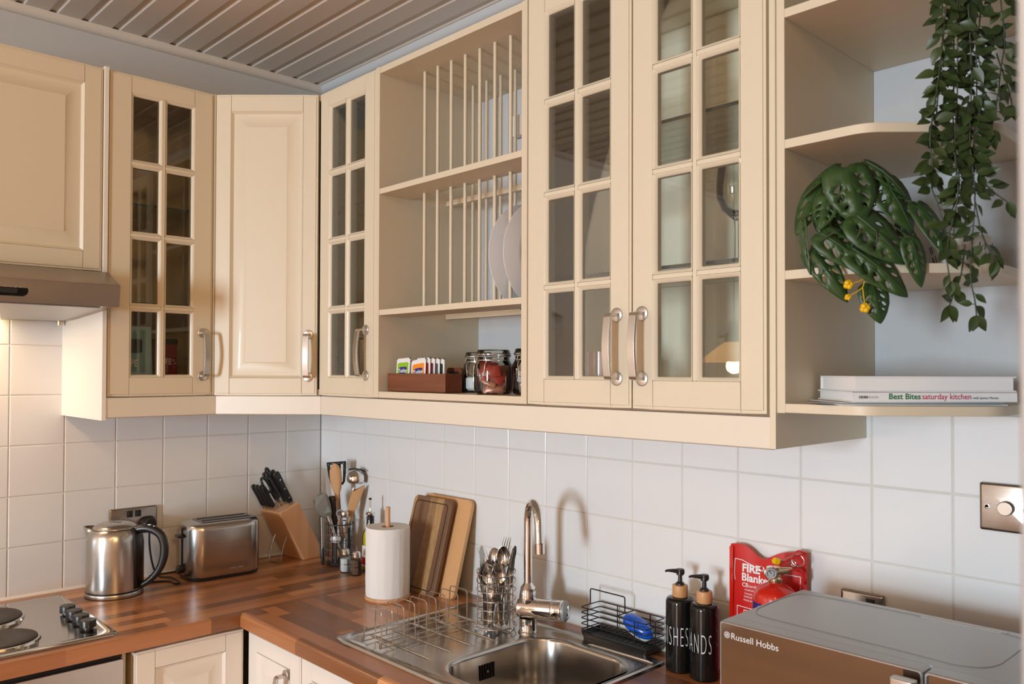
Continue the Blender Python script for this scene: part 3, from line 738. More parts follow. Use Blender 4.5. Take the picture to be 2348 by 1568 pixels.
# kettle
t = thing('kettle', 'brushed steel kettle with a black loop handle', 'kettle', (.1495, -.7935, ZW), YW)
b = B(); b.lathe([(.0795, .001), (.0805, .003), (.0805, .0125), (.0795, .014)], 48, cap=(True, True)); b.build('base_ring', 'steel', t)
b = B(); b.lathe([(.079, 0), (.0815, 0), (.0815, .002), (.079, .002)], 48); b.lathe([(.0785, .014), (.079, .0145), (.079, .0185), (.0785, .019)], 48); b.build('base_gasket', 'black', t)
b = B(); b.lathe([(.0785, .019), (.0788, .03), (.0785, .09), (.0778, .14), (.0765, .165), (.0735, .182), (.069, .192), (.0632, .1985)], 64, cap=(True, True)); kb = b.build('body', 'steel', t)
b = B(); b.lathe([(.0632, .198), (.0634, .2003), (.062, .2006)], 48, cap=(False, False)); b.build('lid_seal', 'black', t)
b = B(); b.lathe([(.062, .1998), (.0612, .2035), (.054, .2100), (.040, .2155), (.030, .2165), (0, .2165)], 48); ld = b.build('lid', 'steel', t)
b = B(); b.prism(rrect(-.016, .020, -.011, .011, .0105), .2155, .2172); b.build('lid_button', 'blackgloss', ld, bevel=.0006)
# spout: open wedge pinched out of the shoulder
b = B()
lp = []
for k, (z, rr, hw) in enumerate(((.150, .0768, .006), (.168, .0825, .017), (.185, .0890, .026), (.200, .0945, .031))):
    pts = []
    for i in range(9):
        u = -1 + 2 * i / 8; yy = hw * u; base = math.sqrt(max(.0635 ** 2 - yy * yy, 0)) if z > .19 else math.sqrt(max((.0765 if z < .175 else .070) ** 2 - yy * yy, 0)) - .004
        pts.append((-(base + (rr - base) * (1 - abs(u) ** 1.6)), yy, z + (.004 * (1 - u * u) if k == 3 else 0)))
    lp.append(pts)
b.loft(lp, False); b.build('spout', 'steel', t, solid=.0014)
# handle
hp = [(.064, .0, .194), (.090, 0, .1985), (.118, 0, .193), (.139, 0, .177), (.149, 0, .150), (.149, 0, .118), (.140, 0, .085), (.124, 0, .060), (.103, 0, .040), (.080, 0, .026)]
b = B(); P = smooth_pts(hp, 6); m = len(P)
loops = []
for i, p in enumerate(P):
    a = P[max(i - 1, 0)]; c = P[min(i + 1, m - 1)]; tn = (c - a).normalized(); nrm = Vector((0, 1, 0)).cross(tn).normalized()
    f = i / (m - 1); th = .0125 if f < .55 else .0125 - .004 * (f - .55) / .45; wd = .0135 - .003 * f
    loops.append([p + nrm * th * math.cos(2 * PI * k / 14) + Vector((0, 1, 0)) * wd * math.sin(2 * PI * k / 14) for k in range(14)])
b.loft(loops, True, (True, True)); hd = b.build('handle', 'black', t)
b = B(); b.lathe([(.0797, .022), (.0797, .155), (.0745, .187), (.0655, .1995)], 48, cap=(False, False))
bmd = [f for f in b.bm.faces if not (f.calc_center_median().x > .05 and abs(f.calc_center_median().y) < .028)]
bmesh.ops.delete(b.bm, geom=bmd, context='FACES'); b.build('handle_mount', 'black', t, solid=.003)
for x, z in ((.105, .2095), (.117, .2055)):
    b = B(); b.box(x - .004, x + .004, -.005, .005, z - .003, z + .0005); b.build('handle_button', 'wire', hd, bevel=.0008)

# toaster
TR = R90 - math.radians(3.5)
t = thing('toaster', 'brushed steel two-slot toaster with black base and lever', 'toaster', (.128, -.4555, ZW), TR)
def rr2(lx, ly, r, ox=0): return rrect(-lx + ox, lx + ox, -ly, ly, r, 8)
b = B(); b.loft([[(x, y, .0) for x, y in rr2(.118, .070, .05)], [(x, y, .012) for x, y in rr2(.121, .0735, .053)]], True, (True, True)); b.build('base', 'black', t)
b = B(); L_ = .122; W2 = .0765
b.loft([[(x, y, .012) for x, y in rr2(L_ - .003, W2 - .003, .052)], [(x, y, .017) for x, y in rr2(L_, W2, .055)], [(x, y, .160) for x, y in rr2(L_, W2, .055)], [(x, y, .1715) for x, y in rr2(L_ - .001, W2 - .0015, .054)], [(x, y, .1785) for x, y in rr2(L_ - .006, W2 - .0075, .049)], [(x, y, .1825) for x, y in rr2(L_ - .018, W2 - .022, .036)], [(x, y, .1835) for x, y in rr2(L_ - .03, W2 - .034, .02)]], True, (True, True)); b.build('body', 'steel', t)
b = B(); b.prism(rrect(-.078, .108, -.050, .050, .012), .1795, .1846)
sur = b.build('slot_surround', 'blackgloss', t, bevel=.001)
for y in (-.024, .024):
    b = B(); b.box(-.066, .094, y - .0125, y + .0125, .1840, .1851); b.build('bread_slot', 'dark', sur)
    b = B()
    for e in (-1, 1): b.box(-.066, .094, y + e * .0135 - .001, y + e * .0135 + .001, .1840, .1862)
    b.build('slot_rim', 'steel_x', sur)
b = B(); b.box(-.1235, -.1225, -.006, .006, .045, .165); b.build('lever_slot', 'dark', t)
b = B(); b.box(-.1255, -.112, -.004, .004, .136, .146); b.loft([[(-.140, y, z) for y, z in rrect(-.017, .017, .137, .145, .0035)], [(-.1245, y, z) for y, z in rrect(-.019, .019, .136, .146, .0035)]], True, (True, True)); b.build('lever', 'black', t, bevel=.001)
b = B(); b.lathe([(.0, .0), (.013, 0), (.0142, .004), (.0142, .014), (.0125, .016), (0, .016)], 24, T=Matrix.Translation((-.122, 0, .034)) @ Matrix.Rotation(-PI / 2, 4, 'Y')); b.build('browning_dial', 'black', t)
lettering('RUSSELL HOBBS', .0065, 'greyp', t, (.005, -W2 - .0004, .030), FRONT, depth=.0001)

# knife block with knives and scissors
KR = math.radians(-83)
t = thing('knife_block', 'slanted beech knife block on a wire foot in the corner', 'knife block', (.082, -.112, ZW), KR)
sh_ = Vector((.104, 0, .181))
b = B(); q = [(-.047, -.060), (.047, -.060), (.047, .060), (-.047, .060)]
b.loft([[Vector((x, y, 0)) for x, y in q], [Vector((x, y, 0)) + (sh_ if x > 0 else sh_ + Vector((.014, 0, .027))) for x, y in q]], True, (True, True)); b.build('block', 'beech', t, bevel=.003)
b = B()
for y in (-.034, .034): pass
b.tube([(.103, -.034, .088), (.118, -.034, .058), (.128, -.034, .004), (.13, -.03, .0022), (.13, .03, .0022), (.128, .034, .004), (.118, .034, .058), (.103, .034, .088)], .0021, 8)
b.build('wire_foot', 'wire', t)
axk = sh_.normalized()
def on_top(u, v):      # u across the slanted depth (0 front .. 1 back), v along the width
    p = Vector((.047 - .094 * u, v, 0)) + sh_ + Vector((.014, 0, .027)) * u
    return p
def knife(u, v, ln, wd, label, group, roll=0, rivets=True):
    k = thing('kitchen_knife', label, 'knife', (0, 0, 0), 0, group)
    Tb = Matrix.Translation((.082, -.112, ZW)) @ Matrix.Rotation(KR, 4, 'Z')
    z = axk; y = Vector((0, 1, 0)); x = y.cross(z).normalized(); R = Matrix((x, y, z)).transposed().to_4x4()
    k.matrix_world = Tb @ Matrix.Translation(on_top(u, v) + axk * .001) @ R @ Matrix.Rotation(roll, 4, 'Z')
    b = B(); w = wd / 2
    b.loft([[(x_, y_, zz) for x_, y_ in rrect(-w * s_, w * s_, -.0075, .0075, .005, 4)] for zz, s_ in ((.012, .78), (.02, .9), (ln * .5, .82), (ln * .85, 1.0), (ln - .006, .95))] + [[(x_ * .8, y_ * .6, ln) for x_, y_ in rrect(-w, w, -.0075, .0075, .005, 4)]], True, (True, True)); hd = b.build('handle', 'black', k)
    b = B(); b.box(-w * .72, w * .72, -.0035, .0035, .0, .013); b.build('bolster', 'steel', k, bevel=.001)
    if rivets:
        b = B()
        for zz in (ln * .22, ln * .5, ln * .78):
            for e in (-1, 1): b.cyl((0, e * .0074, zz), (0, e * .0079, zz), .0026, 12)
        b.build('rivet', 'wire', hd)
    return k
knife(.78, .040, .135, .026, 'tall black riveted knife at the outer back corner of the beech block', 'knives in the block')
knife(.82, .012, .138, .026, 'tall black riveted knife beside the outermost one in the beech block', 'knives in the block')
knife(.88, -.044, .125, .024, 'black knife behind the scissors in the beech block', 'knives in the block')
for i in range(4): knife(.20, -.054 + .0205 * i, .098, .0165, 'small black knife in the front row of the beech block', 'small knives in the block', rivets=False)
t = thing('kitchen_scissors', 'black looped kitchen scissors standing in the beech block', 'scissors', (0, 0, 0))
Tb = Matrix.Translation((.082, -.112, ZW)) @ Matrix.Rotation(KR, 4, 'Z'); x = Vector((0, 1, 0)).cross(axk).normalized()
t.matrix_world = Tb @ Matrix.Translation(on_top(.5, .008) + axk * .001) @ Matrix((x, Vector((0, 1, 0)), axk)).transposed().to_4x4() @ Matrix.Rotation(math.radians(38), 4, 'Z')
for e in (-1, 1):
    b = B(); L_ = .062 if e < 0 else .055; lp = []
    b.tube([(0, .0035 * e, .03), (-.004 * e, .003 * e, .055), (-.012 * e, 0, .075)], [.0055, .006, .005], 10)
    c = (-.026 * e, 0, .108); pts = []
    for k in range(24):
        a = 2 * PI * k / 24; u, v = .019 * math.cos(a), .034 * math.sin(a); ca = .35 * e
        pts.append((c[0] + u * math.cos(ca) - v * math.sin(ca), 0, c[2] + u * math.sin(ca) + v * math.cos(ca)))
    b.tube(pts, .0045, 8, closed=True); b.build('handle_loop', 'black', t)
    b = B(); b.box(-.006, .006, .0015 * e - .001, .0015 * e + .001, .0, .04); b.build('blade', 'steel', t)
b = B(); b.cyl((0, -.005, .03), (0, .005, .03), .004, 12); b.build('pivot', 'wire', t)

# utensil basket and what stands in it
UB = (.277, -.087, ZW)
t = thing('utensil_basket', 'round black wire utensil basket in the corner', 'basket', UB, YW)
b = B(); R = .048
for z in (.006, .034, .061, .088, .115, .142): b.tube([(R * math.cos(2 * PI * k / 32), R * math.sin(2 * PI * k / 32), z) for k in range(32)], .0011 if z < .14 else .0022, 6, closed=True)
for k in range(16):
    a = 2 * PI * k / 16; b.tube([(R * math.cos(a), R * math.sin(a), .006), (R * math.cos(a), R * math.sin(a), .142)], .001, 6)
for k in range(4): 
    a = PI / 4 + PI / 2 * k; b.sphere((.04 * math.cos(a), .04 * math.sin(a), .0035), .0035, 6)
b.lathe([(.0, .0055), (R, .0055), (R, .0075), (0, .0075)], 24)
b.build('wire_frame', 'blackwire', t)
def stand(nm, label, cat, x, y, lean_x, lean_y, roll=0, group='utensils in the wire basket', base=None, z0=.0085):
    """a utensil with its own frame: z up along the tool, foot inside the basket, leaning"""
    o = thing(nm, label, cat, (0, 0, 0), 0, group)
    bs = base or UB
    o.matrix_world = Matrix.Translation(bs) @ Matrix.Rotation(YW, 4, 'Z') @ Matrix.Translation((x, y, z0)) @ Matrix.Rotation(lean_x, 4, 'Y') @ Matrix.Rotation(lean_y, 4, 'X') @ Matrix.Rotation(roll, 4, 'Z')
    return o
rd = math.radians
# slotted turner
t = stand('slotted_turner', 'black slotted turner head rising behind the wooden spoon', 'turner', .003, .034, rd(-4), rd(0), rd(4))
b = B(); b.tube([(0, 0, 0), (0, 0, .13), (0, 0, .265)], .0055, 10); b.build('handle', 'black', t)
b = B()
hw = [(.262, .018), (.272, .026), (.30, .031), (.335, .034), (.345, .034)]
xs = [-1, -.68, -.44, -.13, .13, .44, .68, 1]
for (za, wa), (zb, wb) in zip(hw, hw[1:]):
    for i in range(7):
        if i % 2 and .27 < (za + zb) / 2 < .338: continue
        p = [(xs[i] * wa, 0, za), (xs[i + 1] * wa, 0, za), (xs[i + 1] * wb, 0, zb), (xs[i] * wb, 0, zb)]
        b.f([b.bm.verts.new(v) for v in p])
b.build('blade', 'black', t, solid=.0025)
# wooden spoon
t = stand('wooden_spoon', 'pale wooden spoon leaning left in the black wire basket', 'spoon', .006, .019, rd(-5), rd(0))
b = B(); lp = []
for z, w_, d_ in ((0, .004, .004), (.1, .0048, .0048), (.2, .0055, .005), (.232, .009, .006), (.255, .017, .0075), (.285, .0215, .0085), (.315, .0205, .008), (.333, .014, .006), (.341, .003, .002)):
    lp.append([(w_ * math.cos(2 * PI * k / 16), d_ * math.sin(2 * PI * k / 16), z) for k in range(16)])
b.loft(lp, True, (True, True)); b.build('spoon', 'woodspoon', t)
# ladle
t = stand('ladle', 'shiny steel ladle with a black hanging hook above the whisk', 'ladle', .022, .0205, rd(5), rd(0))
b = B(); b.tube([(0, .004, 0), (0, .004, .2), (0, .012, .25)], .003, 8); b.build('handle', 'chrome', t)
b = B(); b.sphere((.004, .0, .288), .031, 14, 1.0); bmesh.ops.delete(b.bm, geom=[f for f in b.bm.faces if f.calc_center_median().z < .272], context='FACES'); b.build('bowl', 'chrome', t, solid=.0012)
b = B(); b.tube([(-.022, -.004, .318), (-.005, -.008, .323), (.02, -.004, .321), (.036, 0, .316)], .0028, 8); b.build('hook', 'black', t)
# whisk
t = stand('whisk', 'steel balloon whisk standing below the ladle bowl', 'whisk', .022, .0155, rd(5), rd(0))
b = B(); b.cyl((0, 0, 0), (0, 0, .11), .005, 12); b.build('handle', 'steel', t)
b = B()
for k in range(6):
    a = PI * k / 6; pts = []
    for i in range(21):
        u = i / 20; s_ = 2 * u - 1; z = .11 + .15 * math.sin(PI * u) ** .8; r_ = -s_ * .008 * (math.sin(PI * min(u, 1 - u) * 1.0 + .0) ** .5 if 0 < u < 1 else 0) * 1.25
        pts.append((r_ * math.cos(a), r_ * math.sin(a), z))
    b.tube(pts, .0008, 5)
b.build('wires', 'wire', t)
# wooden spatula
t = stand('wooden_spatula', 'slanted-edge wooden spatula leaning right in the black wire basket', 'spatula', -.014, .003, rd(17), rd(0), rd(12), z0=.0118)
b = B(); lp = []
for z, w_, o_ in ((0, .006, 0), (.14, .007, 0), (.17, .011, 0), (.20, .0165, 0), (.25, .0185, .001)):
    lp.append([(o_ + x, y, z) for x, y in rrect(-w_, w_, -.003, .003, .0025, 3)])
lp.append([(x * 1.0 + .001, y, .262 + .018 * x / .0185) for x, y in rrect(-.0185, .0185, -.002, .002, .0018, 3)])
b.loft(lp, True, (True, True)); b.build('spatula', 'woodspoon', t)
# grey skimmer
t = stand('skimmer', 'grey translucent skimmer with round holes leaning far left', 'skimmer', .016, -.009, rd(-19.5), rd(1), rd(-14), z0=.0112)
b = B(); b.tube([(0, 0, 0), (0, 0, .10), (0, .002, .165)], [.006, .006, .009], 10); b.build('handle', 'steel', t)
M['smoke'] = mat('smoky_nylon', (.13, .12, .095, 1), .3, coat=.3, var=.05)
out = [(-.010, .158), (.010, .158), (.024, .178), (.030, .205), (.030, .232), (.022, .246), (0, .250), (-.022, .244), (-.030, .232), (-.030, .205), (-.024, .178)]
def holed(outline, holes, inner=()):
    vs = [Vector(p) for p in outline]; fs = [list(range(len(outline)))]
    for h in holes:
        i0 = len(vs); vs += [Vector(p) for p in h]; fs.append(list(range(i0, i0 + len(h)))[::-1])
    vs += [Vector(p) for p in inner]
    ed = []
    for f in fs: ed += [(f[i], f[(i + 1) % len(f)]) for i in range(len(f))]
    r = delaunay_2d_cdt(vs, ed, fs, 3, 1e-5)
    return r[0], r[2]
hs = [arc(-.018 + .012 * i + (.006 if j % 2 else 0), .188 + .0085 * j, .0022, 0, 315, 7) for j in range(4) for i in range(4)] + [[(-.018 + .012 * i - .003, .2225), (-.018 + .012 * i + .003, .2225), (-.018 + .012 * i + .0032, .240 - .002 * abs(i - 1.5)), (-.018 + .012 * i - .0032, .240 - .002 * abs(i - 1.5))] for i in range(4)]
v2, f2 = holed(out, hs)
b = B(); vv = [b.bm.verts.new((p.x, .012 * (p.x / .03) ** 2 * -1 + .15 * max(0, p.y - .17) ** 1.3, p.y)) for p in v2]
for f in f2: b.f([vv[i] for i in f])
b.build('head', 'smoke', t, solid=.002, smooth=False)
# black peeler handle, tongs, steel grater pieces
t = stand('spatula_handle', 'upright black utensil handle between the skimmer and the spoon', 'utensil', -.0105, .0225, rd(-6), rd(0), rd(8))
b = B(); b.loft([[(x * s_, y * s_, z) for x, y in rrect(-.0125, .0125, -.006, .006, .004, 4)] for z, s_ in ((0, .5), (.12, .6), (.14, .95), (.2, 1.0), (.222, .95), (.226, .7))], True, (True, True)); b.build('handle', 'black', t)
t = stand('can_opener', 'steel can opener with black ring handles on top in the basket', 'can opener', .020, -.020, rd(0), rd(0))
b = B(); b.lathe([(.0125, .158), (.014, .160), (.014, .176), (.0125, .178), (0, .178)], 24); b.build('turning_knob', 'steel', t)
b = B(); b.tube([(-.006, 0, 0), (-.006, 0, .08), (-.010, 0, .158)], .004, 8); b.tube([(.006, 0, 0), (.006, 0, .08), (.010, 0, .158)], .004, 8); b.build('arms', 'steel', t)
b = B(); b.tube([(.0115 * math.cos(a) - .015, 0, .17 + .0115 * math.sin(a)) for a in [2 * PI * k / 20 for k in range(20)]], .0032, 8, closed=True); b.build('ring', 'greyp', t)
t = stand('bottle_opener', 'white and steel gadget head showing through the middle of the wire basket', 'bottle opener', -.007, -.0335, rd(0), rd(0))
b = B(); b.tube([(0, 0, 0), (0, 0, .07)], .006, 10); b.build('handle', 'black', t)
b = B(); b.lathe([(.006, .07), (.017, .074), (.019, .083), (.017, .092), (.006, .096)], 20, sx=1, sy=.5); b.build('head', 'china', t)
t = stand('kitchen_tongs', 'black handled steel tongs hooked on the outside left of the wire basket', 'tongs', -.0565, -.010, rd(-1.5), rd(1), z0=.0)
b = B(); b.loft([[(x, y, z) for x, y in rrect(-.0035, .0035, -.007, .007, .0025, 3)] for z in (.055, .165)], True, (True, True)); b.build('steel_arm', 'steel', t)
b = B(); b.loft([[(x - .006, y, z) for x, y in rrect(-.0025, .0025, -.006, .006, .002, 3)] for z in (.022, .160)], True, (True, True)); b.loft([[(x * s_, y * s_, z) for x, y in rrect(-.0055, .0055, -.008, .008, .003, 3)] for z, s_ in ((.0005, .8), (.01, 1), (.05, 1), (.06, .8))], True, (True, True)); b.build('grip', 'black', t)
for i, (x, y, lx, ly, h_, nm_, lb_) in enumerate(((.029, -.010, 3, 0, .12, 'peeler', 'short black handled peeler standing inside the wire basket'), (-.030, .006, 0, 0, .135, 'pastry_brush', 'dark wooden brush handle low in the wire basket'), (.034, .012, 2, 0, .15, 'kitchen_fork', 'thin steel fork shank at the right of the wire basket'))):
    t = stand(nm_, lb_, nm_.replace('_', ' '), x, y, rd(lx), rd(ly))
    b = B(); b.tube([(0, 0, 0), (0, 0, h_ * .6), (0, 0, h_)], [.006, .007, .004] if i < 2 else .003, 10); b.build('handle', ('black', 'walnut', 'steel')[i], t)

# salt and pepper
def shaker(x, y, label, fill, fz):
    t = thing('glass_shaker', label, 'shaker', (x, y, ZW), .3, 'salt and pepper')
    n = 10; pr = [(.0165, 0), (.0185, .003), (.0185, .022), (.0172, .026), (.0185, .030), (.0180, .048), (.014, .056), (.0125, .060)]
    b = B(); b.lathe(pr, n, cap=(True, False)); b.build('jar', 'clear', t, smooth=False)
    b = B(); b.lathe([(.0150, .003), (.0165, .006), (.0165, fz - .004), (.0145, fz)], n); b.build('contents', fill, t, smooth=False)
    b = B(); b.lathe([(.0135, .0565), (.0142, .058), (.0142, .062), (.0132, .063), (.0142, .064), (.0142, .069), (.0130, .0705), (.0125, .074), (.009, .0785), (0, .0795)], 24); b.build('cap', 'chrome', t)
M['salt'] = mat('salt_grains', (.86, .86, .86, 1), .9, var=.06, scale=800)
M['pepper'] = mat('ground_pepper', srgb(112, 84, 66), .9, var=.4, scale=900)
shaker(.392, -.137, 'glass shaker of white salt in front of the utensil basket', 'salt', .046)
shaker(.4525, -.133, 'glass shaker of brown pepper beside the kitchen roll', 'pepper', .05)
# oil bottle
t = thing('oil_bottle', 'glass bottle of yellow olive oil with a pourer behind the kitchen roll', 'bottle', (.4285, -.0625, ZW), YW)
b = B(); b.lathe([(.024, 0), (.0265, .004), (.0265, .115), (.0245, .128), (.017, .142), (.0135, .15), (.0125, .175), (.0135, .176), (.0135, .182)], 32, cap=(True, False)); b.build('bottle_glass', 'clear', t)
b = B(); b.lathe([(.0225, .003), (.0245, .006), (.0245, .114), (.0228, .126), (.0155, .14), (.0122, .148), (.0115, .156)], 32); b.build('oil', 'oil', t)
b = B(); b.lathe([(.0268, .018), (.0269, .0185), (.0269, .086), (.0268, .0865)], 32, cap=(False, False)); lb = b.build('label', 'offwhite', t)
b = B(); b.lathe([(.0271, .022), (.0271, .048)], 32, cap=(False, False)); b.build('label_band', M['red'], lb)
b = B()
for k in range(5): b.lathe([(.0085, .16 + .006 * k), (.0112, .162 + .006 * k), (.0085, .164 + .006 * k)], 20)
b.lathe([(.0085, .158), (.0085, .19)], 16); b.build('stopper', 'black', t)
b = B(); b.lathe([(.0145, .188), (.0152, .19), (.0152, .1945), (.012, .197), (.005, .199), (.0035, .21)], 24); b.tube([(0, 0, .198), (-.001, 0, .222), (-.001, 0, .238)], .0032, 10); sp_ = b.build('pourer', 'chrome', t)
b = B(); b.sphere((-.001, 0, .241), .0055, 8, .8); b.build('pourer_cap', 'black', sp_)

# kitchen roll on its holder
t = thing('kitchen_roll_holder', 'wooden kitchen roll holder with a round base and peg', 'holder', (.7465, -.2155, ZW))
b = B(); b.lathe([(.066, 0), (.0675, .002), (.0675, .008), (.066, .0095), (0, .0095)], 48); b.build('base', 'beech', t)
b = B(); b.lathe([(.0068, .0095), (.0068, .2685), (.006, .270), (0, .270)], 20); b.build('peg', 'beech', t)
t = thing('kitchen_roll', 'thick roll of white kitchen paper on the wooden holder', 'kitchen roll', (.7465, -.2155, ZW + .0097))
b = B(); lp = []
N = 96
def rw(k, z): return .0655 + .0006 * math.sin(k * .9 + z * 90) * math.sin(z * 40 + k * .25)
for z, dr in ((0, -.003), (.002, -.0008), (.01, 0), (.05, 0), (.1, .0002), (.15, .0001), (.185, 0), (.199, -.0002), (.2025, -.002)):
    lp.append([((rw(k, z) + dr) * math.cos(2 * PI * k / N), (rw(k, z) + dr) * math.sin(2 * PI * k / N), z) for k in range(N)])
lp.append([(.0195 * math.cos(2 * PI * k / N), .0195 * math.sin(2 * PI * k / N), .2022) for k in range(N)])
lp.append([(.0192 * math.cos(2 * PI * k / N), .0192 * math.sin(2 * PI * k / N), .003) for k in range(N)])
lp.append([((rw(k, 0) - .003) * math.cos(2 * PI * k / N), (rw(k, 0) - .003) * math.sin(2 * PI * k / N), 0) for k in range(N)])
b.loft(lp, True); b.build('paper', 'paper', t)
b = B(); b.lathe([(.0191, .004), (.0191, .2018), (.0175, .2018), (.0175, .004)], 32, cap=(False, False)); b.build('cardboard_core', M['bamboo'], t)

# chopping boards leaning on the tiles
def board(nm, label, x0, x1, yb, ht, tilt, th, m, groove):
    t = thing(nm, label, 'chopping board', ((x0 + x1) / 2, yb, ZW), 0, 'chopping boards against the tiles')
    w = (x1 - x0) / 2; T = Matrix.Rotation(-tilt, 4, 'X')
    b = B(); P = rrect(-w, w, 0, ht, .018, 6)
    Pi = rrect(-w + .003, w - .003, .003, ht - .003, .016, 6)
    b.loft([[T @ Vector((x, 0, z)) for x, z in Pi], [T @ Vector((x, .003, z)) for x, z in P], [T @ Vector((x, th - .003, z)) for x, z in P], [T @ Vector((x, th, z)) for x, z in Pi]], True, (True, True)); bd = b.build('board', m, t)
    if groove:
        b = B(); g = .016; b.tube([T @ Vector((x, -.0002, z)) for x, z in rrect(-w + g, w - g, g, ht - g, .012, 6)], .0016, 6, closed=True); b.build('juice_groove', M['groove'], bd)
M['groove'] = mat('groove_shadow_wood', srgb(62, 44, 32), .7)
board('chopping_board', 'large pale bamboo chopping board against the tiles', .681, .905, -.098, .2965, rd(15.2), .017, 'bamboo', False)
board('chopping_board', 'dark striped wooden chopping board in front of the bamboo one', .660, .849, -.1265, .2925, rd(15.2), .017, 'acacia', True)
# ------------------------------------------------------------------ things around the sink and the right end of the worktop
ZS = ZW + .0035          # drainer surface
# wire dish rack
t = thing('dish_rack', 'chrome wire plate rack standing on the sink drainer', 'dish rack', (1.095, -.371, ZS))
b = B(); r = .0015; xa, xb, y0, y1 = -.038, .038, -.140, .140
for x in (xa, xb):
    for z in (.006, .018): b.tube([(x, y0, z), (x, y1, z)], r, 6)
b.tube([(xa, -.10, .0045), (xb, -.10, .0045)], r, 6); b.tube([(xa, .10, .0045), (xb, .10, .0045)], r, 6)
b.tube([(xb, y0, .018), (xb, y0, .006)], r, 6); b.tube([(xa, y0, .018), (xa, y0, .006)], r, 6)
b.build('base_frame', 'wire', t)
for k in range(9):
    y = -.135 + .03375 * k; h = .094 + random.uniform(-.002, .002); s_ = random.uniform(-.002, .004); q = .009
    P = [(xb, y, .006), (xb - .003, y + s_, h - .01), (xb - .006, y + s_, h - .003), (xb - .012, y + s_, h), (xa + .012, y + s_, h), (xa + .006, y + s_, h - .003), (xa + .003, y + s_, h - .01), (xa, y, .006)]
    b = B(); b.tube(P, r, 6); b.build('hoop', 'wire', t)

# cutlery basket
CB = (1.2005, -.194, ZS + .0042)
t = thing('cutlery_basket', 'round chrome wire cutlery basket on the sink drainer', 'basket', CB, YW)
b = B(); R = .0490
for k, z in enumerate((.010, .033, .056, .079, .102, .125, .148)):
    Rk = .0530 if k == 0 else .0505
    b.tube([(Rk * math.cos(2 * PI * i / 36), Rk * math.sin(2 * PI * i / 36), z + (.006 * math.sin(2 * PI * i / 36) if z > .12 else 0)) for i in range(36)], .0018, 6, closed=True)
b.build('rings', 'wire', t)
b = B()
for k in range(5):
    a = 2 * PI * k / 5 + .5; b.tube([(R * math.cos(a), R * math.sin(a), .009), (R * math.cos(a), R * math.sin(a), .15)], .0014, 6); b.sphere((.054 * math.cos(a), .051 * math.sin(a), .0045), .0042, 6)
for x in (-.03, -.015, 0, .015, .03): b.tube([(x, -math.sqrt(R * R - x * x), .009), (x, math.sqrt(R * R - x * x), .009)], .001, 5)
b.build('uprights', 'wire', t)
def cutlery(kind, label, foot, head, roll=0, L=None, group=None, hm='cutlery'):
    f = Vector(foot); d = Vector(head) - f; Ln = d.length; z = d.normalized()
    x = Vector((1, 0, 0)); x = (x - z * x.dot(z)).normalized(); y = z.cross(x)
    o = thing(kind, label, kind.split('_')[-1], (0, 0, 0), 0, group or kind + 's in the cutlery basket')
    o.matrix_world = Matrix.Translation(CB) @ Matrix.Rotation(YW, 4, 'Z') @ Matrix.Translation(f) @ Matrix((x, y, z)).transposed().to_4x4() @ Matrix.Rotation(rd(roll), 4, 'Z')
    def bar(prof, nm, m='cutlery', par=o):
        b = B(); b.loft([[(X * w_, Y * t_ + off, zz) for X, Y in [(math.cos(2 * PI * k / 10), math.sin(2 * PI * k / 10)) for k in range(10)]] for zz, w_, t_, off in prof], True, (True, True)); return b.build(nm, m, par)
    if kind == 'knife':
        bar([(0, .004, .003, 0), (.002, .0065, .0035, 0), (.06, .0055, .0035, 0), (.085, .0045, .003, 0)], 'handle', hm)
        b = B(); pr = [(-.0045, .083), (.0045, .083), (.0095, .10), (.0095, Ln - .02), (.006, Ln - .004), (.001, Ln), (-.006, Ln - .012), (-.0085, .10)]
        b.prism(pr, -.0007, .0007, axis='y'); b.build('blade', 'cutlery', o, bevel=.0004)
    elif kind == 'fork':
        h = Ln - .062
        bar([(0, .003, .001, 0), (.004, .0085, .0013, 0), (.05, .006, .0013, 0), (h - .02, .0032, .0016, .0), (h, .005, .0015, .001)], 'handle')
        b = B()
        P = [(-.0045, h - .002), (.0045, h - .002), (.0115, h + .012), (.0125, h + .022)]
        base = [(-.0045, h - .002), (.0045, h - .002), (.0115, h + .012), (.0125, h + .024), (-.0125, h + .024), (-.0115, h + .012)]
        b.prism(base, -.0007, .0007, axis='y')
        for i in range(4):
            xc = -.0105 + .007 * i; b.tube([(xc, 0, h + .023), (xc, .002, h + .045), (xc * .92, .0005, Ln)], [.0015, .0013, .0006], 6)
        b.build('tines', 'cutlery', o)
    else:
        bl = .046 if Ln < .15 else .056; bw = .0150 if Ln < .15 else .0190; h = Ln - bl
        bar([(0, .003, .001, 0), (.004, .0085, .0013, 0), (.05, .006, .0013, 0), (h - .015, .003, .0016, 0), (h + .004, .0042, .0014, .001)], 'handle')
        b = B(); lp = []
        N = 20
        for j, s_ in enumerate((1, .93, .75, .45, .15)):
            dp = .0085 * (1 - s_ ** 2.2)
            lp.append([(bw * s_ * math.cos(2 * PI * k / N) * (1 - .12 * math.sin(2 * PI * k / N)), dp + .0, h + bl / 2 + bl / 2 * s_ * math.sin(2 * PI * k / N)) for k in range(N)])
        b.loft(lp, True, (False, True)); b.build('bowl', 'cutlery', o, solid=.001)
    return o
z0 = .0115
cutlery('fork', 'fork leaning out at the left edge of the cutlery basket', (0.0240, 0.0190, z0), (-0.0430, 0.0300, 0.2051), -20)
cutlery('fork', 'fork standing highest, leaning right behind the spoons in the cutlery basket', (-0.0179, 0.0326, z0), (0.0296, 0.0385, 0.228), 25)
cutlery('knife', 'table knife with its pale blade upright at the left of the cutlery basket', (-0.0295, -0.0148, z0), (-0.0396, -0.0117, 0.2167), 40)
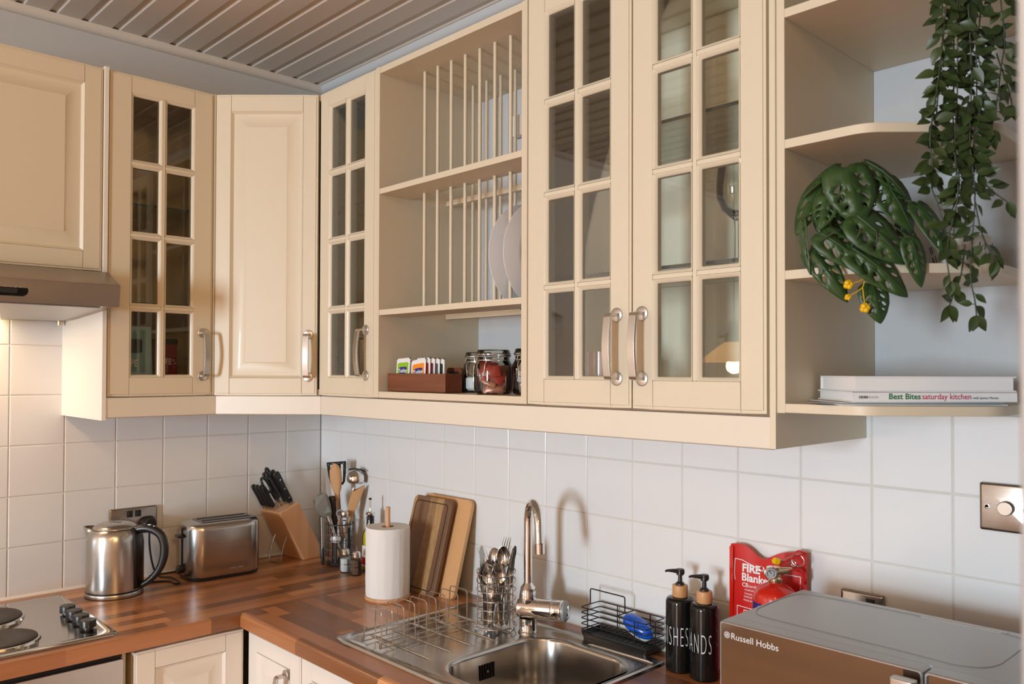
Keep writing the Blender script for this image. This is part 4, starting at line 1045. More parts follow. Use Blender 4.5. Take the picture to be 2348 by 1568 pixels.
cutlery('knife', 'table knife nearer the tap of the two leaning right in the cutlery basket', (0.0076, 0.0323, z0), (0.0482, 0.0077, 0.2131), 30, group='right leaning knives')
cutlery('knife', 'table knife farther from the tap of the two leaning right in the cutlery basket', (0.0275, 0.0232, z0), (0.0421, -0.0071, 0.2005), 30, group='right leaning knives')
cutlery('knife', 'thin knife seen edge-on near the tap in the cutlery basket', (-0.0049, 0.036, z0), (0.0387, 0.0242, 0.2084), 85)
cutlery('spoon', 'ribbed tablespoon with its bowl at the left front of the cutlery basket', (-0.0184, -0.0059, z0), (-0.0182, -0.0319, 0.1723), -25)
cutlery('spoon', 'tablespoon with a bright round bowl at the middle front of the cutlery basket', (0.012, -0.025, z0), (0.0056, -0.0341, 0.1758), 10)
cutlery('spoon', 'large dark hollow spoon leaning left in the middle of the cutlery basket', (0.0102, 0.0023, z0), (-0.0059, 0.0313, 0.2013), 160)
cutlery('spoon', 'dark hollow spoon behind the ribbed one at the left of the cutlery basket', (-0.032, 0.007, z0), (-0.0280, 0.0069, 0.1695), 170)
cutlery('spoon', 'spoon seen edge-on between two bowls in the cutlery basket', (-0.011, 0.0194, z0), (0.0005, -0.006, 0.1789), 78)
cutlery('spoon', 'spoon with its back to the room under the tall fork in the cutlery basket', (0.0223, 0.0011, z0), (0.0184, 0.0107, 0.2113), -15)
cutlery('spoon', 'small teaspoon low down at the front of the cutlery basket', (-0.0165, -0.0305, z0), (-0.0066, -0.0336, 0.1137), 170)
cutlery('spoon', 'small teaspoon low down at the right of the cutlery basket', (0.0281, -0.0115, z0), (0.0307, -0.0156, 0.1447), 60)
cutlery('knife', 'white handled knife standing point up in the cutlery basket', (-0.0033, -0.002, z0), (0.0165, -0.012, 0.1703), 15, hm='offwhite')

# wire caddy with a blue scrubbing brush
t = thing('sink_caddy', 'black wire sink caddy with a drip tray against the tiles', 'caddy', (1.4985, -.0475, ZS))
w, d_ = .1035, .0395
b = B()
b.loft([[(x, y, .003) for x, y in rrect(-w + .006, w - .006, -d_ + .004, d_ - .004, .008)], [(x, y, .018) for x, y in rrect(-w, w, -d_, d_, .010)], [(x, y, .018) for x, y in rrect(-w + .003, w - .003, -d_ + .003, d_ - .003, .008)], [(x, y, .008) for x, y in rrect(-w + .007, w - .007, -d_ + .006, d_ - .006, .006)]], True, (True, True))
b.build('drip_tray', 'black', t)
b = B()
for z in (.0225, .0375, .0515, .065, .0785): b.tube([(x, y, z) for x, y in rrect(-w + .002, w - .002, -d_ + .002, d_ - .002, .006, 3)], .0015, 6, closed=True)
for x, y in ((-w + .025, -d_ + .002), (w - .035, -d_ + .002), (-w + .06, d_ - .002), (w - .045, d_ - .002), (w - .002, 0)): b.tube([(x, y, .0225), (x, y, .0785)], .0015, 6)
for k in range(12): x = -w + .012 + .0165 * k; b.tube([(x, -d_ + .002, .0215), (x, d_ - .002, .0215)], .0011, 5)
b.build('wire_frame', 'blackwire', t)
b = B(); X0_ = -w + .002; b.tube([(X0_, 0, .0785), (X0_, 0, .113), (X0_ + .001, 0, .1165), (X0_ + .0045, 0, .118), (.0055, 0, .118), (.009, 0, .1165), (.010, 0, .113), (.010, 0, .0785)], .0017, 6); b.build('handle', 'blackwire', t)
b = B(); b.tube([(.010, d_ - .002, .0785), (.010, -d_ + .002, .0785)], .0015, 6); b.build('divider', 'blackwire', t)
t = thing('scrubbing_brush', 'glossy blue scrubbing brush lying in the black wire caddy', 'brush', (1.5495, -.0485, ZS + .0455), 0)
T = Matrix.Rotation(rd(0), 4, 'Z') @ Matrix.Rotation(rd(20), 4, 'Y') @ Matrix.Rotation(rd(24), 4, 'X')
b = B(); lp = []
for s_, z in ((.90, .014), (1, .018), (1, .024), (.9, .032), (.68, .038), (.35, .041), (.05, .0415)):
    lp.append([T @ Vector((.045 * s_ * math.cos(2 * PI * k / 36), .0225 * s_ * math.sin(2 * PI * k / 36), z - .008)) for k in range(36)])
b.loft(lp, True, (True, True)); bd = b.build('brush_back', 'blue', t)
b = B(); b.loft([[T @ Vector((.043 * math.cos(2 * PI * k / 36) * s_, .019 * math.sin(2 * PI * k / 36) * s_, z)) for k in range(36)] for z, s_ in ((-.004, .9), (.007, .95))], True, (True, True)); b.build('bristles', 'offwhite', t)

# soap dispensers
def dispenser(x, y, word, label, a0, a1):
    t = thing('soap_dispenser', label, 'soap dispenser', (x, y, ZW), YW, 'black soap dispensers')
    R = .0325
    b = B(); b.lathe([(.030, 0), (R, .003), (R, .152), (.0318, .158), (.029, .1625), (.024, .1645), (.0165, .165)], 48); bt = b.build('bottle', 'blackgloss', t)
    b = B(); b.lathe([(.0165, .1655), (.0175, .167), (.0175, .190), (.0168, .1915), (.0105, .192)], 32); b.build('collar', 'bamboo', t)
    b = B(); b.lathe([(.0100, .1918), (.0102, .194), (.0085, .197), (.0050, .199), (.0045, .213), (.0082, .214), (.0086, .226), (.0075, .2275)], 24)
    lp = []
    for u, z, h_, w_ in ((.0086, .2215, .0062, .0082), (-.004, .2218, .0060, .0078), (-.016, .2232, .0042, .0055), (-.028, .2236, .0028, .0042), (-.034, .2222, .0024, .0036)):
        lp.append([(u, w_ * math.cos(2 * PI * k / 12), z + h_ * math.sin(2 * PI * k / 12)) for k in range(12)])
    b.loft(lp, True, (True, True)); b.build('pump', 'black', t)
    # tall thin hand-drawn lettering wrapped round the bottle
    o = lettering(word, .058, 'white', bt, (0, 0, 0), (0, 0, 0), depth=0, sx=1, align='LEFT', bold=-.0012, space=1.3)
    W = max(v.co.x for v in o.data.vertices); H = max(v.co.y for v in o.data.vertices)
    for v in o.data.vertices:
        a = a0 + (a1 - a0) * v.co.x / W - PI / 2; z = .061 + .042 * v.co.y / H
        v.co = ((R + .0003) * math.cos(a), (R + .0003) * math.sin(a), z)
dispenser(1.6905, -.0765, 'DISHES', 'black soap dispenser with dish lettering beside the wire caddy', -1.76, .36)
dispenser(1.7575, -.0810, 'HANDS', 'black soap dispenser with hand lettering beside the microwave', -1.96, .25)

# fire blanket pouch
t = thing('fire_blanket', 'red fire blanket pouch with white print leaning on the tiles', 'fire blanket', (1.790, -.012, ZW), 0)
b = B(); nx, nz = 26, 16; wd = .178
def top(u): return .292 - .010 * math.exp(-((u - .42) / .16) ** 2) * 1.9 + .004 * math.sin(u * 9) + (.006 if u > .85 else 0) - .012 * u * 0
def pt(u, v, side):
    bulge = .007 * math.sin(PI * min(1, max(0, u))) * (math.sin(PI * min(1, v * .95 + .02)) ** .6) + .0015 * math.sin(u * 13 + v * 7) * v
    y = -.002 - bulge if side else .004
    lean = .004 * (1 - v)
    return (wd * u, y - .010 - lean * 1.5, top(u) * v + .0005)
f_ = [[pt(i / nx, j / nz, True) for i in range(nx + 1)] for j in range(nz + 1)]
k_ = [[pt(i / nx, j / nz, False) for i in range(nx + 1)] for j in range(nz + 1)]
for g in (f_, k_):
    V = [[b.bm.verts.new(p) for p in r_] for r_ in g]
    for j in range(nz):
        for i in range(nx): b.f([V[j][i], V[j][i + 1], V[j + 1][i + 1], V[j + 1][i]])
b.bm.verts.ensure_lookup_table()
def edge(a, c):
    for p, q, r_, s_ in zip(a, a[1:], c, c[1:]): b.f([b.bm.verts.new(v) for v in (p, q, s_, r_)])
edge(f_[0], k_[0]); edge(f_[-1], k_[-1]); edge([r_[0] for r_ in f_], [r_[0] for r_ in k_]); edge([r_[-1] for r_ in f_], [r_[-1] for r_ in k_])
pc = b.build('pouch', 'red', t)
def on_pouch(o):
    for v in o.data.vertices:
        u, zz = v.co.x / wd, v.co.y; p = pt(u, zz / max(top(u), .01), True); v.co = (v.co.x, p[1] - .0004 - v.co.z, zz)
def print_line(txt, size, x, z, m='white', bold=.0):
    o = lettering(txt, size, m, pc, (0, 0, 0), (0, 0, 0), depth=0, bold=bold)
    for v in o.data.vertices: v.co.x += x; v.co.y += z
    on_pouch(o); return o
print_line('FIRE', .0235, .0305, .238, bold=.0009); print_line('Blanket', .0235, .0295, .218, bold=.0007)
print_line('CE', .0125, .031, .205, bold=.0002); print_line('Standard', .0088, .044, .2055)
for i, s_ in enumerate(('WARNING', 'adequate', 'DISPOSE', 'MADE IN')): print_line(s_, .0056, .038 - .001 * i, .197 - .0075 * i)
b = B()
def frame_line(P, w_=.0008):
    for a, c in zip(P, P[1:]):
        a, c = Vector((*a, 0)), Vector((*c, 0)); n = 8; dn = (c - a).normalized(); nn = Vector((-dn.y, dn.x, 0)) * w_
        for k in range(n):
            p, q = a.lerp(c, k / n), a.lerp(c, (k + 1) / n); b.f([b.bm.verts.new(v) for v in (p - nn, q - nn, q + nn, p + nn)])
frame_line([(.012, .215), (.010, .23), (.012, .262), (.03, .262), (.05, .255), (.075, .247), (.165, .248), (.165, .02)])
frame_line([(.018, .062), (.018, .160), (.155, .160), (.155, .062), (.018, .062)]); frame_line([(.018, .128), (.155, .128)]); frame_line([(.018, .095), (.155, .095)])
frame_line([(.036, .154), (.060, .154), (.060, .149), (.036, .149), (.036, .154)]); frame_line([(.042, .149), (.042, .138), (.034, .136), (.03, .131)]); frame_line([(.052, .149), (.052, .138), (.060, .136), (.062, .131)])
frame_line([(.026, .140), (.034, .134), (.040, .132)])
o = b.build('printed_border', 'white', pc, smooth=False, weld=False); on_pouch(o)
b = B(); b.box(.0, .009, -.0185, -.0178, .0, .288); b.build('side_seam', M['redgloss'], pc)
for x in (.078, .150):
    p = pt(x / wd, .935, True); b = B(); b.tube([(x + .0052 * math.cos(2 * PI * k / 20), p[1] - .001, p[2] - .004 + .0058 * math.sin(2 * PI * k / 20)) for k in range(20)], .0013, 8, closed=True); b.build('eyelet', 'wire', t)

# fire extinguisher
t = thing('fire_extinguisher', 'small red fire extinguisher with a gauge behind the microwave', 'fire extinguisher', (1.931, -.0865, ZW), YW)
b = B(); R = .0445
b.lathe([(.036, 0), (R, .006), (R, .206), (.043, .218), (.038, .228), (.029, .236), (.018, .241), (.0135, .244), (.0135, .250)], 48); cy_ = b.build('cylinder', 'redgloss', t)
M['navy'] = mat('navy_print', srgb(28, 36, 120), .4)
b = B(); b.lathe([(R + .0003, .184), (R + .0003, .205)], 48, cap=(False, False)); bn = b.build('label_band', 'navy', cy_)
o = lettering('POWDER', .0185, 'white', bn, (0, 0, 0), (0, 0, 0), depth=0, bold=.0004, align='LEFT')
W = max(v.co.x for v in o.data.vertices)
for v in o.data.vertices:
    a = -PI / 2 + (v.co.x - W / 2) / R - .28; v.co = ((R + .0007) * math.cos(a), (R + .0007) * math.sin(a), .1875 + v.co.y)
b = B(); b.lathe([(.0135, .2435), (.0145, .246), (.0145, .252), (.0105, .256), (.0105, .275)], 20); b.tube([(-.013, -.006, .266), (.012, 0, .266), (.035, .004, .268)], [.009, .008, .006], 12); vb = b.build('valve', 'brass', t)
Tg = Matrix.Translation((-.014, -.014, .266)) @ Matrix.Rotation(PI / 2, 4, 'X') @ Matrix.Rotation(rd(-12), 4, 'Y')
b = B(); b.lathe([(0, -.012), (.0125, -.012), (.0128, .0), (.0128, .006), (.0112, .007), (.0108, .0062), (0, .006)], 28, T=Tg); gg = b.build('gauge', 'chrome', vb)
b = B(); b.lathe([(0, .0064), (.0104, .0064)], 24, T=Tg, cap=(True, True)); gf = b.build('gauge_face', 'white', vb)
b = B(); b.box(-.0007, .0007, -.001, .008, .0066, .007, T=Tg @ Matrix.Rotation(rd(25), 4, 'Z')); b.tube([Tg @ Vector((.007 * math.cos(a), .007 * math.sin(a), .0067)) for a in [rd(-40 + 20 * k) for k in range(14)]], .0006, 4); b.build('gauge_needle', 'black', vb)
b = B(); b.tube([(.004, 0, .280), (.028, .002, .292), (.055, .004, .302)], 0, flat=(.014, .003), up=(0, 0, 1)); b.tube([(.0, 0, .262), (.036, .002, .270), (.062, .004, .262)], 0, flat=(.012, .003), up=(0, 0, 1)); b.build('squeeze_lever', 'red', t, bevel=.0006)
b = B(); b.tube([(.045, 0, .272), (.058, .002, .262), (.062, .002, .248), (.052, 0, .236), (.045, 0, .244)], .0022, 6); b.build('tamper_strap', 'red', t)
b = B(); b.lathe([(.004, .0), (.0085, .002), (.010, .008), (.007, .013), (0, .014)], 6, T=Matrix.Translation((.0, -.004, .281)) @ Matrix.Rotation(rd(10), 4, 'Y')); b.build('safety_cap', 'yellow', t)
b = B(); b.tube([(.045 + .0125 * math.cos(a), -.004 + .006 * math.sin(a), .289 + .011 * math.sin(a)) for a in [2 * PI * k / 24 for k in range(24)]], .0011, 6, closed=True); b.tube([(.008, 0, .288), (.033, -.002, .289)], .0012, 6); b.build('pull_pin', 'wire', t)

# sockets on the back wall
t = thing('wall_socket', 'steel switched socket half hidden behind the microwave', 'socket', (2.0755, 0, 1.1035))
def plate(t, m='platesteel'):
    b = B(); b.loft([[(x, 0, z) for x, z in rrect(-.043, .043, -.043, .043, .004)], [(x, -.006, z) for x, z in rrect(-.043, .043, -.043, .043, .004)], [(x, -.0085, z) for x, z in rrect(-.0412, .0412, -.0412, .0412, .0035)], [(x, -.0095, z) for x, z in rrect(-.0385, .0385, -.0385, .0385, .003)]], True, (True, True)); return b.build('face_plate', m, t)
plate(t); b = B(); b.box(.010, .026, -.0125, -.009, .012, .034); b.build('rocker_switch', 'black', t, bevel=.001)
t = thing('dimmer_switch', 'steel dimmer switch with a round knob on the tiles', 'dimmer switch', (2.3335, 0, 1.3455))
fp = plate(t)
b = B(); b.lathe([(.0, 0), (.0125, .0), (.0128, .001), (.0125, .014), (.0115, .016), (0, .016)], 32, T=Matrix.Translation((0.002, -.0095, .001)) @ Matrix.Rotation(PI / 2, 4, 'X')); b.build('knob', 'wire', t, bevel=.0004)
for x in (-.0305, .0305):
    b = B(); b.lathe([(.0042, .0002), (.0045, .0006), (.0036, .0008), (.003, .0002), (0, .0002)], 16, T=Matrix.Translation((x, -.0095, 0)) @ Matrix.Rotation(PI / 2, 4, 'X')); b.build('screw', 'wire', fp)

# microwave
GROOVE = [(.0107, .1063), (.0236, .0797), (.0455, .0699), (.1118, .0675), (.1789, .0655), (.2642, .064), (.3221, .0605), (.349, .0595), (.3777, .0749), (.3903, .1027), (.3925, .1398), (.393, .1795), (.392, .235), (.375, .262), (.3, .268), (.1, .266), (.025, .256), (.009, .22), (.008, .16)]
MX0, MX1, MY0, MZ0, MZ1 = 2.0225, 2.462, -.443, ZW + .012, 1.170
t = thing('microwave', 'silver microwave with a mirrored brown door at the right end of the worktop', 'microwave', (MX0, MY0, ZW))
w, h, d_ = MX1 - MX0, MZ1 - ZW, .286
M['mirror'] = mat('bronze_mirror_glass', (.16, .12, .08, 1), .06, .75, coat=1, var=.01)
b = B(); b.loft([[(x, .033, z) for x, z in rrect(0, w, .012, h, .006)], [(x, d_, z) for x, z in rrect(0, w, .012, h, .006)]], True, (True, True)); bd = b.build('casing', 'silverpaint', t)
q = smooth_pts([Vector((x, y, h + .0001)) for x, y in GROOVE], 4); q = q + [q[0]]
b = B(); b.tube(q[:-1], .0009, 6, closed=True); b.build('panel_groove', 'greyp', bd)
b = B(); b.box(.226, .356, .266, .279, h, h + .0006); b.build('label_residue', 'offwhite', bd)
ws = .3255
b = B(); P0 = rrect(.0, ws - .001, .012, h, .006)
b.loft([[(x, .0325, z) for x, z in P0], [(x, .0015, z) for x, z in P0], [(x, 0, z) for x, z in rrect(.0015, ws - .0025, .0135, h - .0015, .005)], [(x, 0, z) for x, z in rrect(.003, ws - .004, .015, h - .003, .005)]], True, (True, False)); dr = b.build('door', 'silverpaint', t)
b = B(); b.box(.003, ws - .004, .0004, .006, .015, h - .003); b.build('door_glass', 'mirror', dr, smooth=False)
b = B(); b.loft([[(x, y, z) for x, y in rrect(.291, .3235, -.034, -.014, .004, 4)] for z in (.03, h - .009)], True, (True, True)); b.box(.308, .320, -.016, .0, .04, .06); b.box(.308, .320, -.016, .0, h - .04, h - .02); b.build('handle', 'nickel', dr, bevel=.0015)
b = B(); P0 = rrect(ws + .001, w, .012, h, .006)
b.loft([[(x, .0325, z) for x, z in P0], [(x, .0015, z) for x, z in P0], [(x, 0, z) for x, z in rrect(ws + .0025, w - .0015, .0135, h - .0015, .005)], [(x, 0, z) for x, z in rrect(ws + .004, w - .003, .015, h - .003, .005)]], True, (True, False)); cp = b.build('control_panel', 'silverpaint', t)
b = B(); b.box(ws + .004, w - .003, .0004, .006, .015, h - .003); b.build('panel_glass', 'mirror', cp, smooth=False)
b = B(); b.lathe([(0, 0), (.02, 0), (.02, .016), (.018, .018), (0, .018)], 32, T=Matrix.Translation((ws + .057, .0, .09)) @ Matrix.Rotation(PI / 2, 4, 'X')); b.build('knob', 'nickel', cp)
b = B()
for x in (.03, w - .03):
    for y in (.06, d_ - .03): b.cyl((x, y, 0), (x, y, .0125), .012, 16)
b.build('feet', 'black', t)
lettering('Russell Hobbs', .0150, 'white', dr, (.0215, -.0002, h - .0265), FRONT, depth=.0001, sx=1.0)
b = B(); c0 = (.0145, h - .0215)
for rr in (.0052, .0036): b.tube([(c0[0] + rr * math.cos(2 * PI * k / 28), -.0001, c0[1] + rr * math.sin(2 * PI * k / 28)) for k in range(28)], .0004, 4, closed=True)
for a in (.4, 1.2, 2.0, 2.8): b.tube([(c0[0] - .0045 * math.cos(a), -.0001, c0[1] - .0045 * math.sin(a)), (c0[0] + .0045 * math.cos(a), -.0001, c0[1] + .0045 * math.sin(a))], .00035, 4)
b.build('emblem', 'white', dr)
# ------------------------------------------------------------------ contents of the wall units
# plates in the rack
def dinner_plate(x, label):
    t = thing('dinner_plate', label, 'plate', (x, -.190, 1.8728), 0, 'plates in the rack')
    T = Matrix.Rotation(-PI / 2, 4, 'Y'); b = B(); R = .135
    b.lathe([(0, .003), (.085, .003), (.092, .001), (.1, .003), (R - .004, .0155), (R, .0175), (R, .019), (R - .005, .0185), (.1, .0065), (.088, .0045), (0, .0045)], 64, T=T, cap=(False, False)); b.build('plate', 'china', t)
dinner_plate(1.330, 'white dinner plate standing farther left in the plate rack'); dinner_plate(1.381, 'white dinner plate next to the right side of the plate rack')
# tea caddy boxes and sachets
t = thing('tea_box', 'long open walnut tea box holding tea sachets', 'tea box', (.914, -.338, 1.5314))
def open_box(t, w, d, h, th=.006):
    b = B(); b.box(0, w, 0, th, 0, h); b.box(0, w, d - th, d, 0, h); b.box(0, th, th, d - th, 0, h); b.box(w - th, w, th, d - th, 0, h); b.box(th, w - th, th, d - th, 0, th); b.build('box', 'walnut', t, smooth=False, bevel=.001)
open_box(t, .250, .056, .048)
def sachet(x, y, label, col, lx=0, tilt=8, yaw=0, word=None, h=.066, w_=.060):
    t = thing('tea_sachet', label, 'tea sachet', (x, y, 1.5372), yaw, 'tea sachets in the walnut box')
    t.rotation_euler = (rd(-tilt), rd(lx), yaw)
    b = B(); b.box(0, w_, 0, .0022, 0, h); pk = b.build('packet', 'offwhite', t, smooth=False, bevel=.0008)
    nm = 'tea_' + str(col); 
    if nm not in M: M[nm] = mat('tea_print', srgb(*col), .5, var=.1)
    b = B(); b.prism(rrect(.006, w_ - .006, .004, h - .012, .006), -.0004, .0002, axis='y'); b.build('printed_panel', M[nm], pk)
    b = B(); b.box(0, .003, -.0003, .0024, h - .003, h + .0002); b.box(w_ - .003, w_, -.0003, .0024, h - .003, h + .0002); b.build('corner_mark', 'black', pk)
    if word:
        b = B(); b.prism([(.012, h - .026), (.020, h - .024), (.040, h - .024), (.048, h - .026), (.046, h - .040), (.030, h - .052), (.014, h - .040)], -.0007, -.0003, axis='y'); sd = b.build('badge', 'navy', pk)
        lettering(word, .0155, 'white', pk, (w_ / 2, -.0009, h - .0395), FRONT, depth=.0001, align='CENTER', bold=.0003)
    return t
sachet(.928, -.322, 'lime green tea sachet at the left end of the walnut box', (140, 190, 30), -3, 6, .0, 'Tetley', h=.083)
sachet(1.000, -.324, 'orange tea sachet in the middle of the walnut box', (240, 140, 30), -7, 8, .04, 'Tetley', h=.078)
sachet(.990, -.300, 'pale tea sachet standing behind the green and orange ones', (190, 182, 160), -2, 4, h=.084)
sachet(1.020, -.296, 'cream tea sachet with a dark clip mark behind the orange one', (180, 170, 150), -2, 4, h=.082)
for i, (c, lb) in enumerate((((150, 40, 30), 'red edged tea sachet right behind the orange one'), ((110, 40, 60), 'purple edged tea sachet third in the slanted row'), ((90, 90, 95), 'grey tea sachet fourth in the slanted row'), ((28, 52, 34), 'dark green tea sachet at the right end of the slanted row'))):
    sachet(1.014 + .013 * i, -.318 + .0055 * i, lb, c, -10, 9, .04, h=.077 - .001 * i)
t = thing('handled_box', 'walnut box with a handle slot in its rounded end beside the tea box', 'box', (1.064, -.252, 1.5314))
b = B(); b.prism(fillet([(0, 0), (.062, 0), (.062, .064), (0, .064)], [0, 0, .010, .010], 5), 0, .008, axis='y')
for x in (0, .055): b.box(x, x + .007, .008, .15, 0, .045)
b.box(0, .062, .15, .157, 0, .045); b.box(.007, .055, .008, .15, 0, .006); bx_ = b.build('box', 'walnut', t, bevel=.001)
b = B(); b.prism(rrect(.012, .050, .040, .054, .005), -.0004, .0004, axis='y'); b.build('handle_slot', 'dark', bx_)
# clip-top jars
def jar(x, y, r, h, label, ang):
    t = thing('clip_top_jar', label, 'jar', (x, y, 1.5302), ang, 'clip-top jars in the open cabinet')
    b = B(); b.lathe([(.0, .002), (r * .8, .0005), (r * .94, .004), (r, .014), (r, h * .56), (r * .97, h * .66), (r * .86, h * .74), (r * .82, h * .78), (r * .82, h * .86)], 40, cap=(False, False)); b.build('jar_glass', 'clear', t)
    b = B(); b.lathe([(r * .84, h * .865), (r * .9, h * .875), (r * .9, h * .915), (r * .86, h * .93), (r * .84, h * .97), (r * .80, h), (r * .5, h * .985), (0, h * .985)], 40, cap=(False, False)); b.build('lid', 'clear', t)
    b = B(); b.lathe([(r * .84, h * .84), (r * .89, h * .845), (r * .89, h * .862), (r * .84, h * .867)], 40, cap=(False, False)); b.build('rubber_seal', 'greyp', t)
    b = B(); b.tube([(r * .905 * math.cos(2 * PI * k / 36), r * .905 * math.sin(2 * PI * k / 36), h * .895) for k in range(36)], .0011, 6, closed=True)
    b.tube([(r * .85 * math.cos(2 * PI * k / 36), r * .85 * math.sin(2 * PI * k / 36), h * .765) for k in range(36)], .0011, 6, closed=True)
    for e in (-1, 1):
        b.tube(smooth_pts([(e * .012, -r * .91, h * .93), (e * .010, -r * 1.0, h * .88), (e * .013, -r * 1.03, h * .80), (e * .0145, -r * 1.0, h * .72), (e * .011, -r * .92, h * .70)], 4), .0011, 6)
    b.tube([(-.011, -r * .9, h * .76), (-.012, -r * 1.06, h * .66), (-.009, -r * 1.07, h * .42), (-.006, -r * 1.07, h * .40), (.006, -r * 1.07, h * .40), (.009, -r * 1.07, h * .42), (.012, -r * 1.06, h * .66), (.011, -r * .9, h * .76)], .0012, 6)
    b.build('wire_clip', 'wire', t); return t
jar(1.170, -.230, .041, .105, 'clip-top jar of pale sugar beside the handled walnut box', YW - .5)
jar(1.303, -.300, .0475, .108, 'clip-top jar full of red biscuit packets in the middle', YW - .62)
jar(1.400, -.268, .0455, .110, 'clip-top jar of white sachets next to the cabinet side', YW - .45)
o = B(); o.lathe([(.03, .006), (.037, .012), (.0375, .035), (.034, .040), (0, .041)], 28, (1.170, -.230, 1.5302)); o = o.build('sugar', 'salt'); tag(o, 'pale heap of sugar inside the left clip-top jar', 'sugar', kind='stuff')
M['wrap'] = mat('red_wrapper', srgb(165, 48, 40), .3, var=.3, scale=60, coat=.3); M['wrapc'] = mat('copper_wrapper', srgb(150, 95, 75), .3, .3, var=.4, scale=60)
random.seed(3)
def packet(c, m, label, group, word=None, sz=(.026, .014)):
    p = thing('biscuit_packet' if 'biscuit' in label else 'sugar_sachet', label, 'packet', c, 0, group)
    p.rotation_euler = (random.uniform(-.5, .5), random.uniform(-.6, .6), YW + random.uniform(-.7, .7))
    b = B(); n = 8; lp = []
    for i in range(n + 1):
        u = i / n; x = -sz[0] + 2 * sz[0] * u; t_ = .0045 * math.sin(PI * u) ** .6 + .0004; hh = sz[1] * (1 + .08 * math.sin(i * 2.1))
        lp.append([(x, t_ * math.cos(a), hh * math.sin(a)) for a in [2 * PI * k / 10 for k in range(10)]])
    b.loft(lp, True, (True, True)); pk = b.build('wrapper', m, p)
    if word: lettering(word, .013, 'white', pk, (-.018, -.0062, -.005), FRONT, depth=.0001)
    return p
for i in range(6):
    a = i * 1.9; rr_ = .014 if i else 0
    packet((1.303 + rr_ * math.cos(a), -.300 + rr_ * math.sin(a), 1.5455 + .0105 * i), 'wrap' if i % 2 else 'wrapc', 'wrapped biscuit packet inside the middle clip-top jar', 'biscuit packets in the jar')
p = packet((1.312, -.322, 1.582), 'wrap', 'red biscuit packet with lettering at the front of the middle jar', 'biscuit packets in the jar', 'Bisc'); p.rotation_euler = (-.15, -.25, YW + .05)
for i in range(4):
    a = i * 2.3; packet((1.398 + .010 * math.cos(a), -.270 + .010 * math.sin(a), 1.545 + .012 * i), 'white', 'white paper sachet inside the right clip-top jar', 'white sachets in the jar', sz=(.024, .013))
t = thing('carton', 'small white and grey carton on end behind the clip-top jars', 'carton', (1.165, -.085, 1.5305)); b = B(); b.box(0, .05, 0, .03, 0, .112); b.build('carton', 'offwhite', t, smooth=False, bevel=.001)
b = B(); b.box(.0502, .0506, .002, .028, .02, .11); b.build('printed_side', M['greyp'], t)
# narrow glass cabinet by the hood: pouch and red packet
M['paleblue'] = mat('pale_blue_pouch', srgb(120, 158, 168), .4, var=.05)
t = thing('coffee_pouch', 'pale blue stand-up pouch behind the lower left pane by the hood', 'pouch', (.262, -.826, ZB + .0162), R90)
b = B(); lp = []
for z, th, wd_ in ((0, .026, .046), (.03, .026, .048), (.10, .016, .048), (.155, .005, .047), (.175, .0012, .046), (.186, .001, .046)): lp.append([(.046 + x, y, z) for x, y in rrect(-wd_, wd_, -th, th, min(th * .9, .012), 4)])
b.loft(lp, True, (True, True)); pc = b.build('pouch', 'paleblue', t)
b = B(); b.prism(rrect(.012, .060, .108, .148, .005), -.0185, -.017, axis='y'); b.build('dark_label', 'black', pc)
lettering('APPE', .028, 'offwhite', pc, (.0, -.0235, .068), FRONT, depth=.0002, sx=.75, bold=.0006)
t = thing('coffee_packet', 'dark red packet beside the pale blue pouch in the glass cabinet', 'packet', (.255, -.722, ZB + .0162), R90)
b = B(); b.box(0, .07, 0, .045, 0, .152); M['darkred'] = mat('dark_red_foil', srgb(120, 24, 26), .5, var=.05); pc = b.build('packet', 'darkred', t, bevel=.004)
b = B(); b.box(-.0003, .0703, -.0006, .0002, .135, .152); b.build('dark_band', 'black', pc)
lettering('CAFE', .026, 'offwhite', pc, (.004, -.0012, .075), FRONT, depth=.0002, sx=.8)
# striped tan carton in the small cabinet
t = thing('striped_carton', 'tan carton with white stripes behind the small glass door', 'carton', (.697, -.285, ZB + .0162))
M['tan'] = mat('tan_card', srgb(196, 152, 92), .7, var=.05)
b = B(); b.box(0, .08, 0, .10, 0, .215); pc = b.build('carton', 'tan', t, smooth=False, bevel=.001)
for k in range(10):
    b = B(); b.box(.008, .081, -.0006, .0002, .092 + .0132 * k, .0955 + .0132 * k); b.build('white_stripe', 'white', pc, smooth=False)
# mug and wine glass in the double cabinet
M['pink'] = mat('pale_mauve_glaze', srgb(176, 140, 142), .2, coat=.4, var=.03)
t = thing('mug', 'pale mauve mug behind the lower pane of the double glass cabinet', 'mug', (1.617, -.262, ZB + .0162), 0)
b = B(); b.lathe([(0, .003), (.030, 0), (.034, .004), (.036, .05), (.036, .1), (.034, .1), (.033, .05), (.03, .006), (0, .005)], 40, cap=(False, False)); b.build('cup', 'pink', t)
b = B(); b.tube(smooth_pts([(.034, 0, .08), (.055, 0, .082), (.062, 0, .055), (.052, 0, .03), (.034, 0, .028)], 5), .005, 8); b.build('handle', 'pink', t)
t = thing('wine_glass', 'clear stemmed wine glass on the lower glass shelf of the double cabinet', 'wine glass', (1.948, -.262, 1.7945))
b = B(); b.lathe([(.034, 0), (.034, .0015), (.01, .004), (.0042, .010), (.0035, .06), (.0045, .082), (.012, .088), (.028, .102), (.038, .125), (.039, .15), (.035, .185), (.0315, .21), (.0303, .21), (.0338, .185), (.0378, .15), (.0368, .126), (.027, .104), (.012, .0905), (0, .089)], 40, cap=(True, False)); b.build('glass', 'clear', t)

